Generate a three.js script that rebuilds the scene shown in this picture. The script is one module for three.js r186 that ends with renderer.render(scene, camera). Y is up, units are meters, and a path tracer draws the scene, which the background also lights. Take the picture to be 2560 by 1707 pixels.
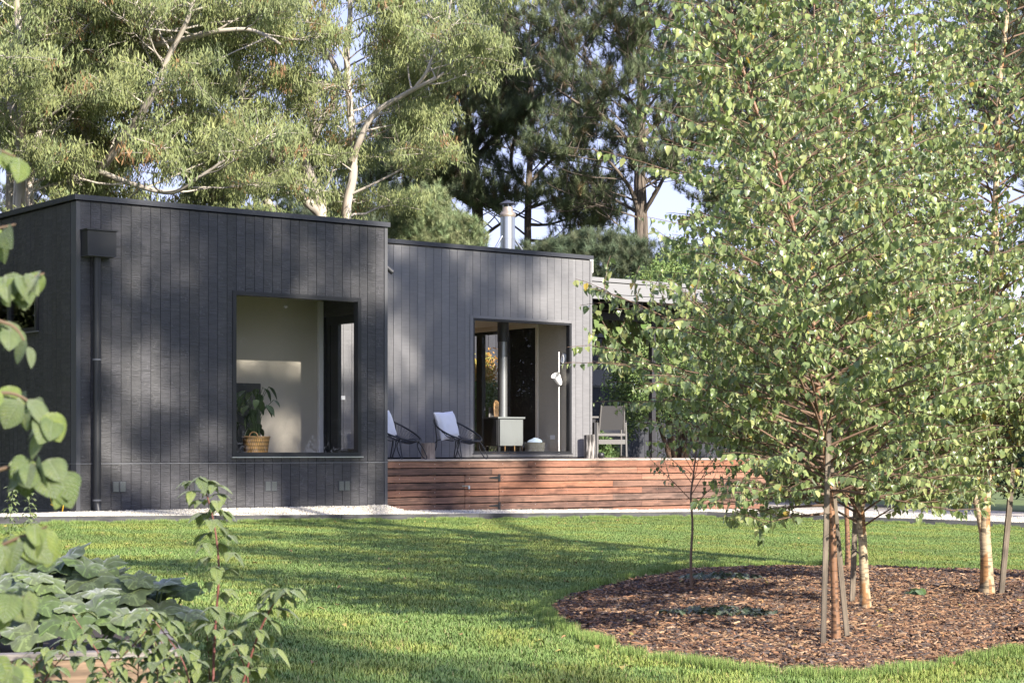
import * as THREE from 'three';
import { mergeGeometries } from 'three/addons/utils/BufferGeometryUtils.js';

// ---------------------------------------------------------------- camera, sky, sun, exposure
const scene = new THREE.Scene();
const EYE = 0.8;
const camera = new THREE.PerspectiveCamera(20.97, 1024 / 682, 0.2, 900);
camera.position.set(0, EYE, 0);
camera.lookAt(0, EYE, -10);
camera.setViewOffset(1024, 682, 0, -108.6, 1024, 682);   // level camera, lens shifted upwards: the walls stay upright
camera.focus = 22; camera.userData.fStop = 14;
const SUN = new THREE.Vector3(0.6115 * Math.cos(0.47), Math.sin(0.47), 0.7912 * Math.cos(0.47));
const sun = new THREE.DirectionalLight(0xfff6ea, 3.7);
sun.position.set(0, 0, -22).addScaledVector(SUN, 80);
sun.target.position.set(0, 0, -22);
sun.castShadow = true; sun.shadow.radius = 1;
Object.assign(sun.shadow.camera, { left: -35, right: 35, top: 30, bottom: -30, near: 1, far: 170 });
sun.shadow.mapSize.set(4096, 4096);
sun.name = 'sun';
scene.add(sun, sun.target);
const renderer = new THREE.WebGLRenderer({ antialias: true });
renderer.toneMapping = THREE.LinearToneMapping;
renderer.toneMappingExposure = 3.2;
renderer.shadowMap.enabled = true;

// ---------------------------------------------------------------- helpers
function rng(seed) { let a = seed >>> 0; return () => { a = (a + 0x6D2B79F5) | 0; let t = Math.imul(a ^ (a >>> 15), 1 | a); t = (t + Math.imul(t ^ (t >>> 7), 61 | t)) ^ t; return ((t ^ (t >>> 14)) >>> 0) / 4294967296; }; }
const V = (x, y, z) => new THREE.Vector3(x, y, z);
const lerp = (a, b, t) => a + (b - a) * t, clamp = (x, a = 0, b = 1) => Math.min(b, Math.max(a, x)), smooth = (a, b, x) => { const t = clamp((x - a) / (b - a)); return t * t * (3 - 2 * t); };
function hash2(x, y, s) { let h = Math.imul(x, 374761393) ^ Math.imul(y, 668265263) ^ Math.imul(s, 1274126177); h = Math.imul(h ^ (h >>> 13), 1103515245); return ((h ^ (h >>> 16)) >>> 0) / 4294967296; }
function pnoise(x, y, px, py, s = 0) {          // value noise that repeats after px, py cells
  const xi = Math.floor(x), yi = Math.floor(y), fx = x - xi, fy = y - yi, sx = fx * fx * (3 - 2 * fx), sy = fy * fy * (3 - 2 * fy);
  const m = (a, n) => ((a % n) + n) % n, g = (i, j) => hash2(m(xi + i, px), m(yi + j, py), s);
  return lerp(lerp(g(0, 0), g(1, 0), sx), lerp(g(0, 1), g(1, 1), sx), sy);
}
function fbm(u, v, cx, cy, oct, s = 0) { let a = 0, w = 0.5, t = 0; for (let o = 0; o < oct; o++) { a += w * pnoise(u * cx, v * cy, cx, cy, s + o * 17); t += w; w *= 0.5; cx *= 2; cy *= 2; } return a / t; }
function hash3(x, y, z) { return hash2(x + Math.imul(z, 7919), y + Math.imul(z, 104729), z); }
function noise3(x, y, z) {
  const xi = Math.floor(x), yi = Math.floor(y), zi = Math.floor(z), f = (t) => t * t * (3 - 2 * t), fx = f(x - xi), fy = f(y - yi), fz = f(z - zi);
  const g = (i, j, k) => hash3(xi + i, yi + j, zi + k);
  return lerp(lerp(lerp(g(0, 0, 0), g(1, 0, 0), fx), lerp(g(0, 1, 0), g(1, 1, 0), fx), fy), lerp(lerp(g(0, 0, 1), g(1, 0, 1), fx), lerp(g(0, 1, 1), g(1, 1, 1), fx), fy), fz);
}
const fbm3 = (x, y, z, o = 5) => { let a = 0, w = 0.5, t = 0; for (let i = 0; i < o; i++) { a += w * noise3(x, y, z); t += w; w *= 0.5; x = x * 2.03 + 3.1; y = y * 2.01 + 1.7; z = z * 2.02 + 5.3; } return a / t; };

// the sky: thin high cloud over blue, the same all round
{
  const W = 1024, Hh = 512, d = new Float32Array(W * Hh * 4);
  for (let j = 0; j < Hh; j++) for (let i = 0; i < W; i++) {
    const el = ((j + 0.5) / Hh - 0.5) * Math.PI, az = ((i + 0.5) / W - 0.5) * 2 * Math.PI;
    const y = Math.sin(el), x = Math.cos(el) * Math.cos(az), z = Math.cos(el) * Math.sin(az), up = Math.max(0, y);
    const k = Math.pow(1 - up, 2.6);
    let r = lerp(0.125, 0.36, k), g = lerp(0.167, 0.395, k), b = lerp(0.39, 0.52, k);
    const q = 1 / (up + 0.22), n = fbm3(x * q * 1.1 + 7, 3.3, z * q * 1.1 + 2, 6), c = smooth(0.42, 0.70, n) * 0.8;
    r = lerp(r, 0.52, c); g = lerp(g, 0.54, c); b = lerp(b, 0.59, c);
    const o = (j * W + i) * 4; d[o] = r; d[o + 1] = g; d[o + 2] = b; d[o + 3] = 1;
  }
  const t = new THREE.DataTexture(d, W, Hh, THREE.RGBAFormat, THREE.FloatType);
  t.mapping = THREE.EquirectangularReflectionMapping; t.magFilter = t.minFilter = THREE.LinearFilter; t.needsUpdate = true;
  scene.background = t; scene.environment = t; scene.environmentIntensity = 1;
}

function tex(w, h, fn, srgb, rx = 1, ry = 1) {       // rx, ry: repeats per metre of uv
  const d = new Uint8Array(w * h * 4);
  for (let j = 0; j < h; j++) for (let i = 0; i < w; i++) { const c = fn((i + 0.5) / w, (j + 0.5) / h), o = (j * w + i) * 4, a = Array.isArray(c) ? c : [c, c, c]; for (let k = 0; k < 3; k++) d[o + k] = clamp(a[k]) * 255; d[o + 3] = 255; }
  const t = new THREE.DataTexture(d, w, h);
  t.wrapS = t.wrapT = THREE.RepeatWrapping; t.magFilter = THREE.LinearFilter; t.minFilter = THREE.LinearMipmapLinearFilter; t.generateMipmaps = true;
  if (srgb) t.colorSpace = THREE.SRGBColorSpace;
  t.repeat.set(rx, ry); t.needsUpdate = true; return t;
}
const lin = (r, g, b) => new THREE.Color().setRGB(r, g, b);
function std(r, g, b, rough = 0.8, extra = {}) { return new THREE.MeshPhysicalMaterial({ color: lin(r, g, b), roughness: rough, ...extra }); }

class GB {                                          // collects tubes, boxes and faces of ONE part into one geometry
  constructor(col) { this.p = []; this.n = []; this.u = []; this.c = col ? [] : null; this.i = []; }
  vert(x, y, z, nx, ny, nz, u = 0, v = 0, c) { this.p.push(x, y, z); this.n.push(nx, ny, nz); this.u.push(u, v); if (this.c) this.c.push(...(c || [1, 1, 1])); return this.p.length / 3 - 1; }
  tube(pts, rad, seg = 8, wob = 0, cap = true, rand) {
    const N = pts.length; let prev = null, L = 0; const base = this.p.length / 3;
    for (let k = 0; k < N; k++) {
      const t = V().subVectors(pts[Math.min(N - 1, k + 1)], pts[Math.max(0, k - 1)]).normalize();
      if (!prev) prev = Math.abs(t.y) < 0.9 ? V(0, 1, 0).cross(t).normalize() : V(1, 0, 0).cross(t).normalize();
      prev.addScaledVector(t, -prev.dot(t)).normalize();
      const b = V().crossVectors(t, prev), r = typeof rad === 'function' ? rad(k / (N - 1)) : Array.isArray(rad) ? rad[k] : rad;
      if (k) L += pts[k].distanceTo(pts[k - 1]);
      for (let s = 0; s <= seg; s++) {
        const a = (s % seg) / seg * 2 * Math.PI, ca = Math.cos(a), sa = Math.sin(a), nx = prev.x * ca + b.x * sa, ny = prev.y * ca + b.y * sa, nz = prev.z * ca + b.z * sa;
        const rr = r * (1 + (wob ? wob * (noise3(ca * 1.7 + 9, L * 3 / Math.max(0.05, r * 8), sa * 1.7 + 4) - 0.5) * 2 : 0));
        this.vert(pts[k].x + nx * rr, pts[k].y + ny * rr, pts[k].z + nz * rr, nx, ny, nz, s / seg * 2 * Math.PI * r, L);
      }
    }
    for (let k = 0; k < N - 1; k++) for (let s = 0; s < seg; s++) { const a = base + k * (seg + 1) + s, b2 = a + seg + 1; this.i.push(a, b2 + 1, b2, a, a + 1, b2 + 1); }
    if (cap) for (const k of [0, N - 1]) { const e = V().subVectors(pts[k], pts[k ? k - 1 : 1]).normalize(), c = this.vert(pts[k].x, pts[k].y, pts[k].z, e.x, e.y, e.z); const r0 = base + k * (seg + 1); for (let s = 0; s < seg; s++) k ? this.i.push(c, r0 + s, r0 + s + 1) : this.i.push(c, r0 + s + 1, r0 + s); }
    return this;
  }
  add(g) { const q = g.index ? g : g, b = this.p.length / 3, P = q.attributes.position, Nn = q.attributes.normal, U = q.attributes.uv; for (let k = 0; k < P.count; k++) this.vert(P.getX(k), P.getY(k), P.getZ(k), Nn.getX(k), Nn.getY(k), Nn.getZ(k), U ? U.getX(k) : 0, U ? U.getY(k) : 0); if (q.index) for (let k = 0; k < q.index.count; k++) this.i.push(b + q.index.getX(k)); else for (let k = 0; k < P.count; k++) this.i.push(b + k); return this; }
  geo() { const g = new THREE.BufferGeometry(); g.setAttribute('position', new THREE.Float32BufferAttribute(this.p, 3)); g.setAttribute('normal', new THREE.Float32BufferAttribute(this.n, 3)); g.setAttribute('uv', new THREE.Float32BufferAttribute(this.u, 2)); if (this.c) g.setAttribute('color', new THREE.Float32BufferAttribute(this.c, 3)); g.setIndex(this.i); return g; }
}
function spline(flat, n) { const pts = []; for (let i = 0; i < flat.length; i += 3) pts.push(V(flat[i], flat[i + 1], flat[i + 2])); return new THREE.CatmullRomCurve3(pts, false, 'centripetal').getPoints(n); }
const uvr = rng(77);
function boxGeo(w, h, d, turn) {                    // a box with uv in metres from a random start; turn: texture turned a quarter
  const g = new THREE.BoxGeometry(w, h, d), uv = g.attributes.uv, dim = [[d, h], [d, h], [w, d], [w, d], [w, h], [w, h]], ou = uvr() * 7, ov = uvr() * 7;
  for (let i = 0; i < 24; i++) { const [a, b] = dim[i >> 2]; let x = uv.getX(i) * a + ou, y = uv.getY(i) * b + ov; if (turn) [x, y] = [y, x]; uv.setXY(i, x, y); }
  return g;
}
const names = {};
function numbered(n) { const k = names[n] = (names[n] ?? -1) + 1; return k ? n + '_' + String(k).padStart(3, '0') : n; }
function mesh(name, geo, mat, parent) { const m = new THREE.Mesh(geo, mat); m.name = name; m.castShadow = m.receiveShadow = true; parent.add(m); return m; }
function bx(name, mat, parent, x0, x1, y0, y1, z0, z1, turn) { const m = mesh(name, boxGeo(x1 - x0, y1 - y0, z1 - z0, turn), mat, parent); m.position.set((x0 + x1) / 2, (y0 + y1) / 2, (z0 + z1) / 2); return m; }
function tag(o, label, category, group) { o.userData.label = label; if (category) o.userData.category = category; if (group) o.userData.group = group; return o; }
function thing(name, label, category, group, pos, ry = 0) { const g = new THREE.Group(); g.name = numbered(name); scene.add(g); if (pos) g.position.copy(pos); g.rotation.y = ry; return tag(g, label, category, group); }
function structure(name, geo, mat) { const m = mesh(numbered(name), geo, mat, scene); m.userData.kind = 'structure'; return m; }
function instanced(name, geo, mat, list, parent, kind = 'stuff') {   // list: {m: Matrix4, c?: Color}
  const im = new THREE.InstancedMesh(geo, mat, list.length); im.name = name;
  list.forEach((e, i) => { im.setMatrixAt(i, e.m); if (e.c) im.setColorAt(i, e.c); });
  im.castShadow = im.receiveShadow = true; if (kind) im.userData.kind = kind; parent.add(im); return im;
}
const Mx = (p, q, s) => new THREE.Matrix4().compose(p, q, typeof s === 'number' ? V(s, s, s) : s);
const Q = (x, y, z, o = 'YXZ') => new THREE.Quaternion().setFromEuler(new THREE.Euler(x, y, z, o));

// the house stands turned to the camera: u along its front, v out of its front
const H0 = V(-5.4717, 0, -23.13), HA = 0.65796;
const hp = (u, y, v) => V(H0.x + 0.79124 * u + 0.6115 * v, y, H0.z - 0.6115 * u + 0.79124 * v);
const toUV = (x, z) => { const a = x - H0.x, b = z - H0.z; return [a * 0.79124 - b * 0.6115, a * 0.6115 + b * 0.79124]; };
const gy = (x, z) => -0.307 - 0.0233 * clamp(x, -14, 14) - 0.0046 * clamp(z, -34, 3);

// ---------------------------------------------------------------- materials
const charBump = tex(512, 512, (u, v) => { const w = 0.06 * fbm(u, v, 5, 5, 3, 71), l = fbm(u, v + w, 9, 72, 3, 3), m = fbm(u, v, 7, 30, 3, 9), k = fbm(u, v, 7, 7, 4, 21), f = fbm(u, v, 60, 90, 2, 33); const crack = smooth(0.36, 0.6, l) * 0.55 + 0.3 * m + 0.15 * f; return lerp(crack, 0.45 + 0.2 * m + 0.3 * f, smooth(0.46, 0.62, k) * 0.8); }, false, 1.35, 1.35);
const charMap = tex(512, 512, (u, v) => { const a = fbm(u, v, 4, 30, 4, 5), b = fbm(u, v, 3, 3, 4, 8), s = fbm(u, v, 40, 26, 3, 12), w = smooth(0.69, 0.78, s) * smooth(0.5, 0.66, fbm(u, v, 4, 4, 3, 31)); const t = 0.60 + 0.26 * a + 0.16 * b + 0.55 * w; return [t, t, t * 1.01]; }, true, 1.35, 1.35);
const charSmoothBump = tex(512, 512, (u, v) => 0.5 * fbm(u, v, 3, 60, 3, 43) + 0.5 * fbm(u, v, 7, 20, 3, 49), false, 1.1, 1.1);
const charRough = tex(256, 256, (u, v) => 0.55 + 0.4 * fbm(u, v, 6, 22, 4, 61), false, 1.35, 1.35);
const cladA = [0.94, 1, 1.07, 1.03].map((k, i) => std(0.078 * k, 0.0775 * k, 0.079 * k * (i % 2 ? 1.03 : 0.99), 0.74, { map: charMap, bumpMap: charBump, bumpScale: 0.0045, roughnessMap: charRough, specularIntensity: 1 }));
const calmMap = tex(512, 512, (u, v) => { const t = 0.84 + 0.10 * fbm(u, v, 8, 80, 3, 81) + 0.08 * fbm(u, v, 5, 5, 4, 85); return [t, t, t * 1.005]; }, true, 0.9, 0.9);
const cladB = [0.95, 1, 1.05].map((k) => std(0.20 * k, 0.198 * k, 0.198 * k, 0.8, { map: calmMap, bumpMap: charSmoothBump, bumpScale: 0.0014, roughnessMap: charRough }));
const M = {
  blackWall: std(0.012, 0.012, 0.013, 0.9), blackMetal: std(0.02, 0.021, 0.023, 0.42), flashing: std(0.16, 0.165, 0.175, 0.5), trimGrey: std(0.075, 0.077, 0.082, 0.55), capping: std(0.045, 0.048, 0.056, 0.42),
  silver: std(0.75, 0.76, 0.78, 0.32, { metalness: 0.9 }), galv: std(0.42, 0.44, 0.46, 0.3, { metalness: 0.9 }), plaster: std(0.47, 0.435, 0.36, 0.92), ceiling: std(0.74, 0.68, 0.57, 0.92), floor: std(0.20, 0.12, 0.06, 0.5), white: std(0.8, 0.8, 0.78, 0.5), whiteFabric: std(0.78, 0.78, 0.80, 0.95),
  glass: new THREE.MeshPhysicalMaterial({ color: 0xffffff, roughness: 0.0, transmission: 1, thickness: 0, ior: 1.52 }),
  beam: std(0.21, 0.21, 0.213, 0.6), darkMetal: std(0.03, 0.03, 0.034, 0.5), sling: std(0.05, 0.05, 0.052, 0.8), alu: std(0.15, 0.145, 0.14, 0.5), soil: std(0.03, 0.02, 0.014, 1),
};
const grain = (s) => tex(512, 256, (u, v) => { const a = fbm(u, v, 3, 40, 4, s), b = fbm(u, v, 12, 8, 4, s + 5), k = fbm(u, v, 60, 90, 2, s + 8), st = fbm(u, v, 5, 3, 3, s + 13); const t = 0.52 + 0.4 * a + 0.16 * (b - 0.5) + 0.12 * (k - 0.5) - 0.16 * smooth(0.5, 0.8, st); return [t, t * 0.97, t * 0.95]; }, true, 0.8, 3.2);
const grain1 = grain(101), grain2 = grain(151), grainBump = tex(256, 256, (u, v) => fbm(u, v, 3, 50, 3, 171), false, 0.8, 3.2);
const woodM = (r, g, b, rough = 0.7, t = grain1) => std(r, g, b, rough, { map: t, bumpMap: grainBump, bumpScale: 0.0012 });
const DK = { tan: woodM(0.50, 0.275, 0.18), dark: woodM(0.27, 0.155, 0.115, 0.6, grain2), mid: woodM(0.37, 0.19, 0.125), red: woodM(0.45, 0.215, 0.135), orange: woodM(0.47, 0.22, 0.125, 0.6), brown: woodM(0.38, 0.22, 0.155, 0.7, grain2), grey: woodM(0.35, 0.235, 0.185, 0.75, grain2), deck: woodM(0.66, 0.60, 0.52, 0.85), stake: woodM(0.36, 0.31, 0.24, 0.85, grain2), plank: woodM(0.40, 0.29, 0.19, 0.85), plankGrey: woodM(0.42, 0.40, 0.37, 0.9, grain2), sleeper: woodM(0.13, 0.14, 0.15, 0.8, grain2) };
const gumBark = std(1, 1, 1, 0.85, { map: tex(256, 512, (u, v) => { const a = fbm(u, v, 4, 3, 4, 201), b = fbm(u, v, 14, 3, 4, 211), c = fbm(u, v, 3, 2, 3, 221); const t = 0.60 + 0.22 * a + 0.14 * (b - 0.5), k = smooth(0.52, 0.66, c) * 0.55, d = smooth(0.66, 0.74, b) * 0.35; return [t * (1 - 0.28 * k - d), t * (0.95 - 0.32 * k - d), t * (0.88 - 0.36 * k - d * 0.9)]; }, true, 0.9, 0.35), bumpMap: tex(128, 256, (u, v) => fbm(u, v, 8, 4, 4, 231), false, 0.9, 0.35), bumpScale: 0.02 });
const pineBark = std(1, 1, 1, 0.95, { map: tex(256, 256, (u, v) => { const a = fbm(u, v, 12, 4, 4, 241), t = 0.24 + 0.28 * a; return [t * 1.05, t * 0.95, t * 0.85]; }, true, 1.2, 0.6), bumpMap: tex(256, 256, (u, v) => smooth(0.3, 0.7, fbm(u, v, 10, 3, 4, 251)), false, 1.2, 0.6), bumpScale: 0.05 });
const birchMap = (pale) => tex(256, 512, (u, v) => { const a = fbm(u, v, 3, 5, 4, 261), l = fbm(u, v, 6, 160, 2, 271), p = fbm(u, v, 5, 7, 5, 281), k = smooth(0.6, 0.78, l) * (pale ? 0.3 : 0.4), o = pale ? smooth(0.5, 0.58, p) : 1, dk = smooth(0.62, 0.8, fbm(u, v, 5, 26, 4, 291)) * 0.45; const c = pale ? [lerp(0.74, 0.64, o), lerp(0.66, 0.47, o), lerp(0.53, 0.30, o)] : [lerp(0.50, 0.62, p), lerp(0.36, 0.47, p), lerp(0.26, 0.35, p)]; const s = (0.8 + 0.3 * a) * (1 - k) * (1 - dk); return [c[0] * s, c[1] * s, c[2] * s]; }, true, 2.2, 0.9);
const birchBark = std(1, 1, 1, 0.6, { map: birchMap(true), bumpMap: tex(128, 256, (u, v) => fbm(u, v, 4, 40, 3, 301), false, 2.2, 0.9), bumpScale: 0.003 });
const birchYoung = std(1, 1, 1, 0.45, { map: birchMap(false), bumpMap: birchBark.bumpMap, bumpScale: 0.002 });
const twigM = std(0.16, 0.10, 0.065, 0.7);
const leafTex = tex(256, 256, (u, v) => { const x = Math.abs(u - 0.5) * 2, mid = smooth(0.05, 0.0, x) * 0.25, ph = v * 9 - x * 2.2, side = smooth(0.86, 1, Math.cos(ph * 6.283)) * 0.14 * (1 - x), n = fbm(u, v, 14, 14, 4, 601), m = fbm(u, v, 4, 4, 3, 605); const t = 0.70 + 0.2 * n + 0.14 * (m - 0.5) + mid + side; return [t * (0.97 + 0.12 * (m - 0.4) + mid * 0.2), t, t * 0.92]; }, true);
const leafBump = tex(256, 256, (u, v) => { const x = Math.abs(u - 0.5) * 2, ph = v * 9 - x * 2.2; return 0.8 - 0.5 * smooth(0.8, 1, Math.cos(ph * 6.283)) - 0.3 * smooth(0.06, 0, x) + 0.2 * fbm(u, v, 20, 20, 2, 611); }, false);
const veined = (r, g, b, o = {}) => leafM(r * 1.5, g * 1.5, b * 1.3, { map: leafTex, bumpMap: leafBump, bumpScale: 0.004, clearcoat: 0.03, ...o });
const leafM = (r, g, b, o = {}) => std(r, g, b, 1, { transmission: 0.34, thickness: 0, side: THREE.DoubleSide, clearcoat: 0.35, clearcoatRoughness: 0.42, ...o });

// ---------------------------------------------------------------- ground
{
  const N = 120, g = new GB(), R = 420, at = (i) => { const t = i / N * 2 - 1; return Math.sign(t) * (Math.abs(t) * 26 + Math.pow(Math.abs(t), 5) * (R - 26)); };
  for (let j = 0; j <= N; j++) for (let i = 0; i <= N; i++) { const x = at(i), z = at(j) - 12; g.vert(x, gy(x, z), z, 0, 1, 0, x, z); }
  for (let j = 0; j < N; j++) for (let i = 0; i < N; i++) { const a = j * (N + 1) + i; g.i.push(a, a + N + 1, a + 1, a + 1, a + N + 1, a + N + 2); }
  structure('lawn_ground', g.geo(), std(0.9, 0.9, 0.9, 1, { map: tex(512, 512, (u, v) => { const a = fbm(u, v, 40, 40, 3, 311), b = fbm(u, v, 5, 5, 4, 317); return [0.27 + 0.16 * a + 0.08 * b, 0.36 + 0.18 * a, 0.16 + 0.1 * a]; }, true, 0.5, 0.5) }));
}
// gravel along the house, and the wide gravel yard right of it; the timber edging holds it against the lawn
const EDGE = [[-6, 1.12], [-0.5, 1.1], [3.2, 1.12], [7.8, 1.02], [9.95, 0.98], [10.6, 1.75], [11.5, 3.1], [12.4, 4.5], [13.6, 6.4], [17, 11]];
const edgeV = (u) => { for (let k = 0; k < EDGE.length - 1; k++) if (u <= EDGE[k + 1][0]) return lerp(EDGE[k][1], EDGE[k + 1][1], clamp((u - EDGE[k][0]) / (EDGE[k + 1][0] - EDGE[k][0]))); return 11; };
const gravelY = (u, v) => { const p = hp(u, 0, v), e = edgeV(u), low = gy(p.x, p.z) + 0.07, k = smooth(0, 1.1, e - v); return lerp(low, Math.max(low, u < 4.6 ? 0.02 : low + 0.015), k) + 0.012 * (noise3(u * 2.2, 1, v * 2.2) - 0.5); };
{
  const g = new GB(), nu = 220, nv = 44;
  for (let i = 0; i <= nu; i++) for (let j = 0; j <= nv; j++) { const u = lerp(-6, 17, i / nu), e = edgeV(u) - 0.03, v = lerp(e, Math.min(e - 1.3, u > 9.9 ? -6 : -0.35), Math.pow(j / nv, 1.6)), p = hp(u, gravelY(u, v), v); g.vert(p.x, p.y, p.z, 0, 1, 0, u, v); }
  for (let i = 0; i < nu; i++) for (let j = 0; j < nv; j++) { const a = i * (nv + 1) + j, b = a + nv + 1; g.i.push(a, b, a + 1, a + 1, b, b + 1); }
  structure('gravel_path', g.geo(), std(1, 1, 1, 0.95, { map: tex(256, 256, (u, v) => { const a = fbm(u, v, 60, 60, 2, 331), t = 0.5 + 0.38 * a; return [t * 1.02, t * 0.97, t * 0.88]; }, true, 1.2, 1.2) }));
  const peb = new THREE.IcosahedronGeometry(1, 1), P = peb.attributes.position; for (let k = 0; k < P.count; k++) { const s = 0.78 + 0.5 * noise3(P.getX(k) * 1.3 + 3, P.getY(k) * 1.3, P.getZ(k) * 1.3); P.setXYZ(k, P.getX(k) * s, P.getY(k) * s * 0.7, P.getZ(k) * s); } peb.computeVertexNormals();
  const r = rng(5), list = [];
  for (let k = 0; k < 46000; k++) { const u = k < 26000 ? lerp(-2.5, 10.2, r()) : lerp(10, 15.5, r()), e = edgeV(u) - 0.04, v = e - Math.pow(r(), 1.3) * (u > 9.9 ? 5 : e + 0.1); if (u < 4.7 && v < 0.03) continue; const p = hp(u, gravelY(u, v) + 0.004, v), s = 0.007 + 0.011 * r() * r(), t = 0.32 + 0.28 * r(); list.push({ m: Mx(p, Q(r() * 6, r() * 6, r() * 6), s), c: lin(t * 1.03, t * 0.96, t * (0.74 + 0.1 * r())) }); }
  instanced('gravel_stones', peb, std(1, 1, 1, 0.85), list, scene).userData.label = 'pale crushed stone along the foot of the house';
}
{
  const e = thing('garden_edging', 'low dark timber edging between lawn and pale gravel', 'edging');
  for (let k = 0; k < EDGE.length - 1; k++) {
    const [u0, v0] = EDGE[k], [u1, v1] = EDGE[k + 1], n = Math.max(1, Math.round(Math.hypot(u1 - u0, v1 - v0) / 2.4));
    for (let s = 0; s < n; s++) {
      const a = hp(lerp(u0, u1, s / n), 0, lerp(v0, v1, s / n)), b = hp(lerp(u0, u1, (s + 1) / n), 0, lerp(v0, v1, (s + 1) / n)); a.y = gy(a.x, a.z); b.y = gy(b.x, b.z);
      const L = a.distanceTo(b), m = mesh('sleeper', boxGeo(L - 0.006, 0.22, 0.05), DK.sleeper, e), d = V().subVectors(b, a).normalize(), mid = a.clone().lerp(b, 0.5);
      m.position.set(mid.x, mid.y - 0.012, mid.z); m.quaternion.setFromUnitVectors(V(1, 0, 0), d);
    }
  }
}

// ---------------------------------------------------------------- the house
const house = thing('house', 'single storey house with charred black board cladding and flat roof', 'house', null, H0, HA);
function wallShape(w, h, holes, depth) { const s = new THREE.Shape([[0, 0], [w, 0], [w, h], [0, h]].map(([x, y]) => new THREE.Vector2(x, y))); for (const [a, b, c, d] of holes) s.holes.push(new THREE.Path([[a, c], [b, c], [b, d], [a, d]].map(([x, y]) => new THREE.Vector2(x, y)))); return new THREE.ExtrudeGeometry(s, { depth, bevelEnabled: false }); }
function wallU(name, mat, u0, u1, h0, h1, vBack, vFront, holes = []) { const m = mesh(name, wallShape(u1 - u0, h1 - h0, holes.map(([a, b, c, d]) => [a - u0, b - u0, c - h0, d - h0]), vFront - vBack), mat, house); m.position.set(u0, h0, vBack); return m; }   // wall along the front
function wallV(name, mat, v0, v1, h0, h1, uA, uB, holes = []) { const m = mesh(name, wallShape(v1 - v0, h1 - h0, holes.map(([a, b, c, d]) => [a - v0, b - v0, c - h0, d - h0]), uB - uA), mat, house); m.rotation.y = -Math.PI / 2; m.position.set(uB, h0, v0); return m; }   // wall from front to back; local x runs along v, thickness from uB down to uA
const br = rng(9);
const WA = [2.22, 4.25, 0.715, 2.92], WB = [7.34, 9.44, 0.705, 2.92];
const wallFront = wallU('front_wall', M.blackWall, 0.004, 4.689, -0.2, 3.93, -0.16, -0.022, [WA]);
function board(parent, mats, u0, u1, h0, h1, z, off) { const d = 0.019 + 0.003 * br(), m = mesh('board', boxGeo(u1 - u0, h1 - h0, d), mats[Math.floor(br() * mats.length)], parent); m.position.set((u0 + u1) / 2 - off[0], (h0 + h1) / 2 - off[1], z - 0.022 + d / 2 - off[2] + 0.001); return m; }
function clad(parent, mats, off, u0, u1, pitch, gap, h0, h1, win, z) {
  const n = Math.round((u1 - u0) / pitch), p = (u1 - u0) / n;
  for (let k = 0; k < n; k++) {
    const a = u0 + k * p, b = a + p - gap, cuts = win ? [a, ...[win[0], win[1]].filter((x) => x > a + 0.012 && x < b - 0.012), b] : [a, b];
    for (let c = 0; c < cuts.length - 1; c++) {
      const x0 = cuts[c], x1 = cuts[c + 1], mid = (x0 + x1) / 2;
      if (win && mid > win[0] && mid < win[1]) { if (win[2] > h0 + 0.01) board(parent, mats, x0, x1, h0, win[2], z, off); if (win[3] < h1 - 0.01) board(parent, mats, x0, x1, win[3], h1, z, off); }
      else board(parent, mats, x0, x1, h0, h1, z, off);
    }
  }
}
const offA = [0.004, -0.2, -0.16];
clad(wallFront, cladA, offA, 0.062, 4.64, 0.1388, 0.006, 0.645, 3.925, WA, 0);
clad(wallFront, cladA, offA, 0.062, 4.64, 0.1388, 0.006, 0.035, 0.622, null, 0);
bx('corner_trim', M.trimGrey, house, 0.0, 0.058, 0.035, 3.926, -0.03, 0.004); bx('corner_trim', M.trimGrey, house, 4.643, 4.695, 0.035, 3.926, -0.03, 0.004);
bx('flashing', M.flashing, house, -0.006, 4.699, 0.624, 0.636, -0.03, 0.010); bx('base_strip', M.trimGrey, house, -0.008, 4.70, -0.14, 0.033, -0.03, 0.012);
bx('parapet_capping', M.capping, house, -0.03, 4.725, 3.945, 4.01, -0.2, 0.03); bx('parapet_capping', M.capping, house, -0.03, 0.17, 3.9455, 4.0095, -7.1, -0.2);
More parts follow.
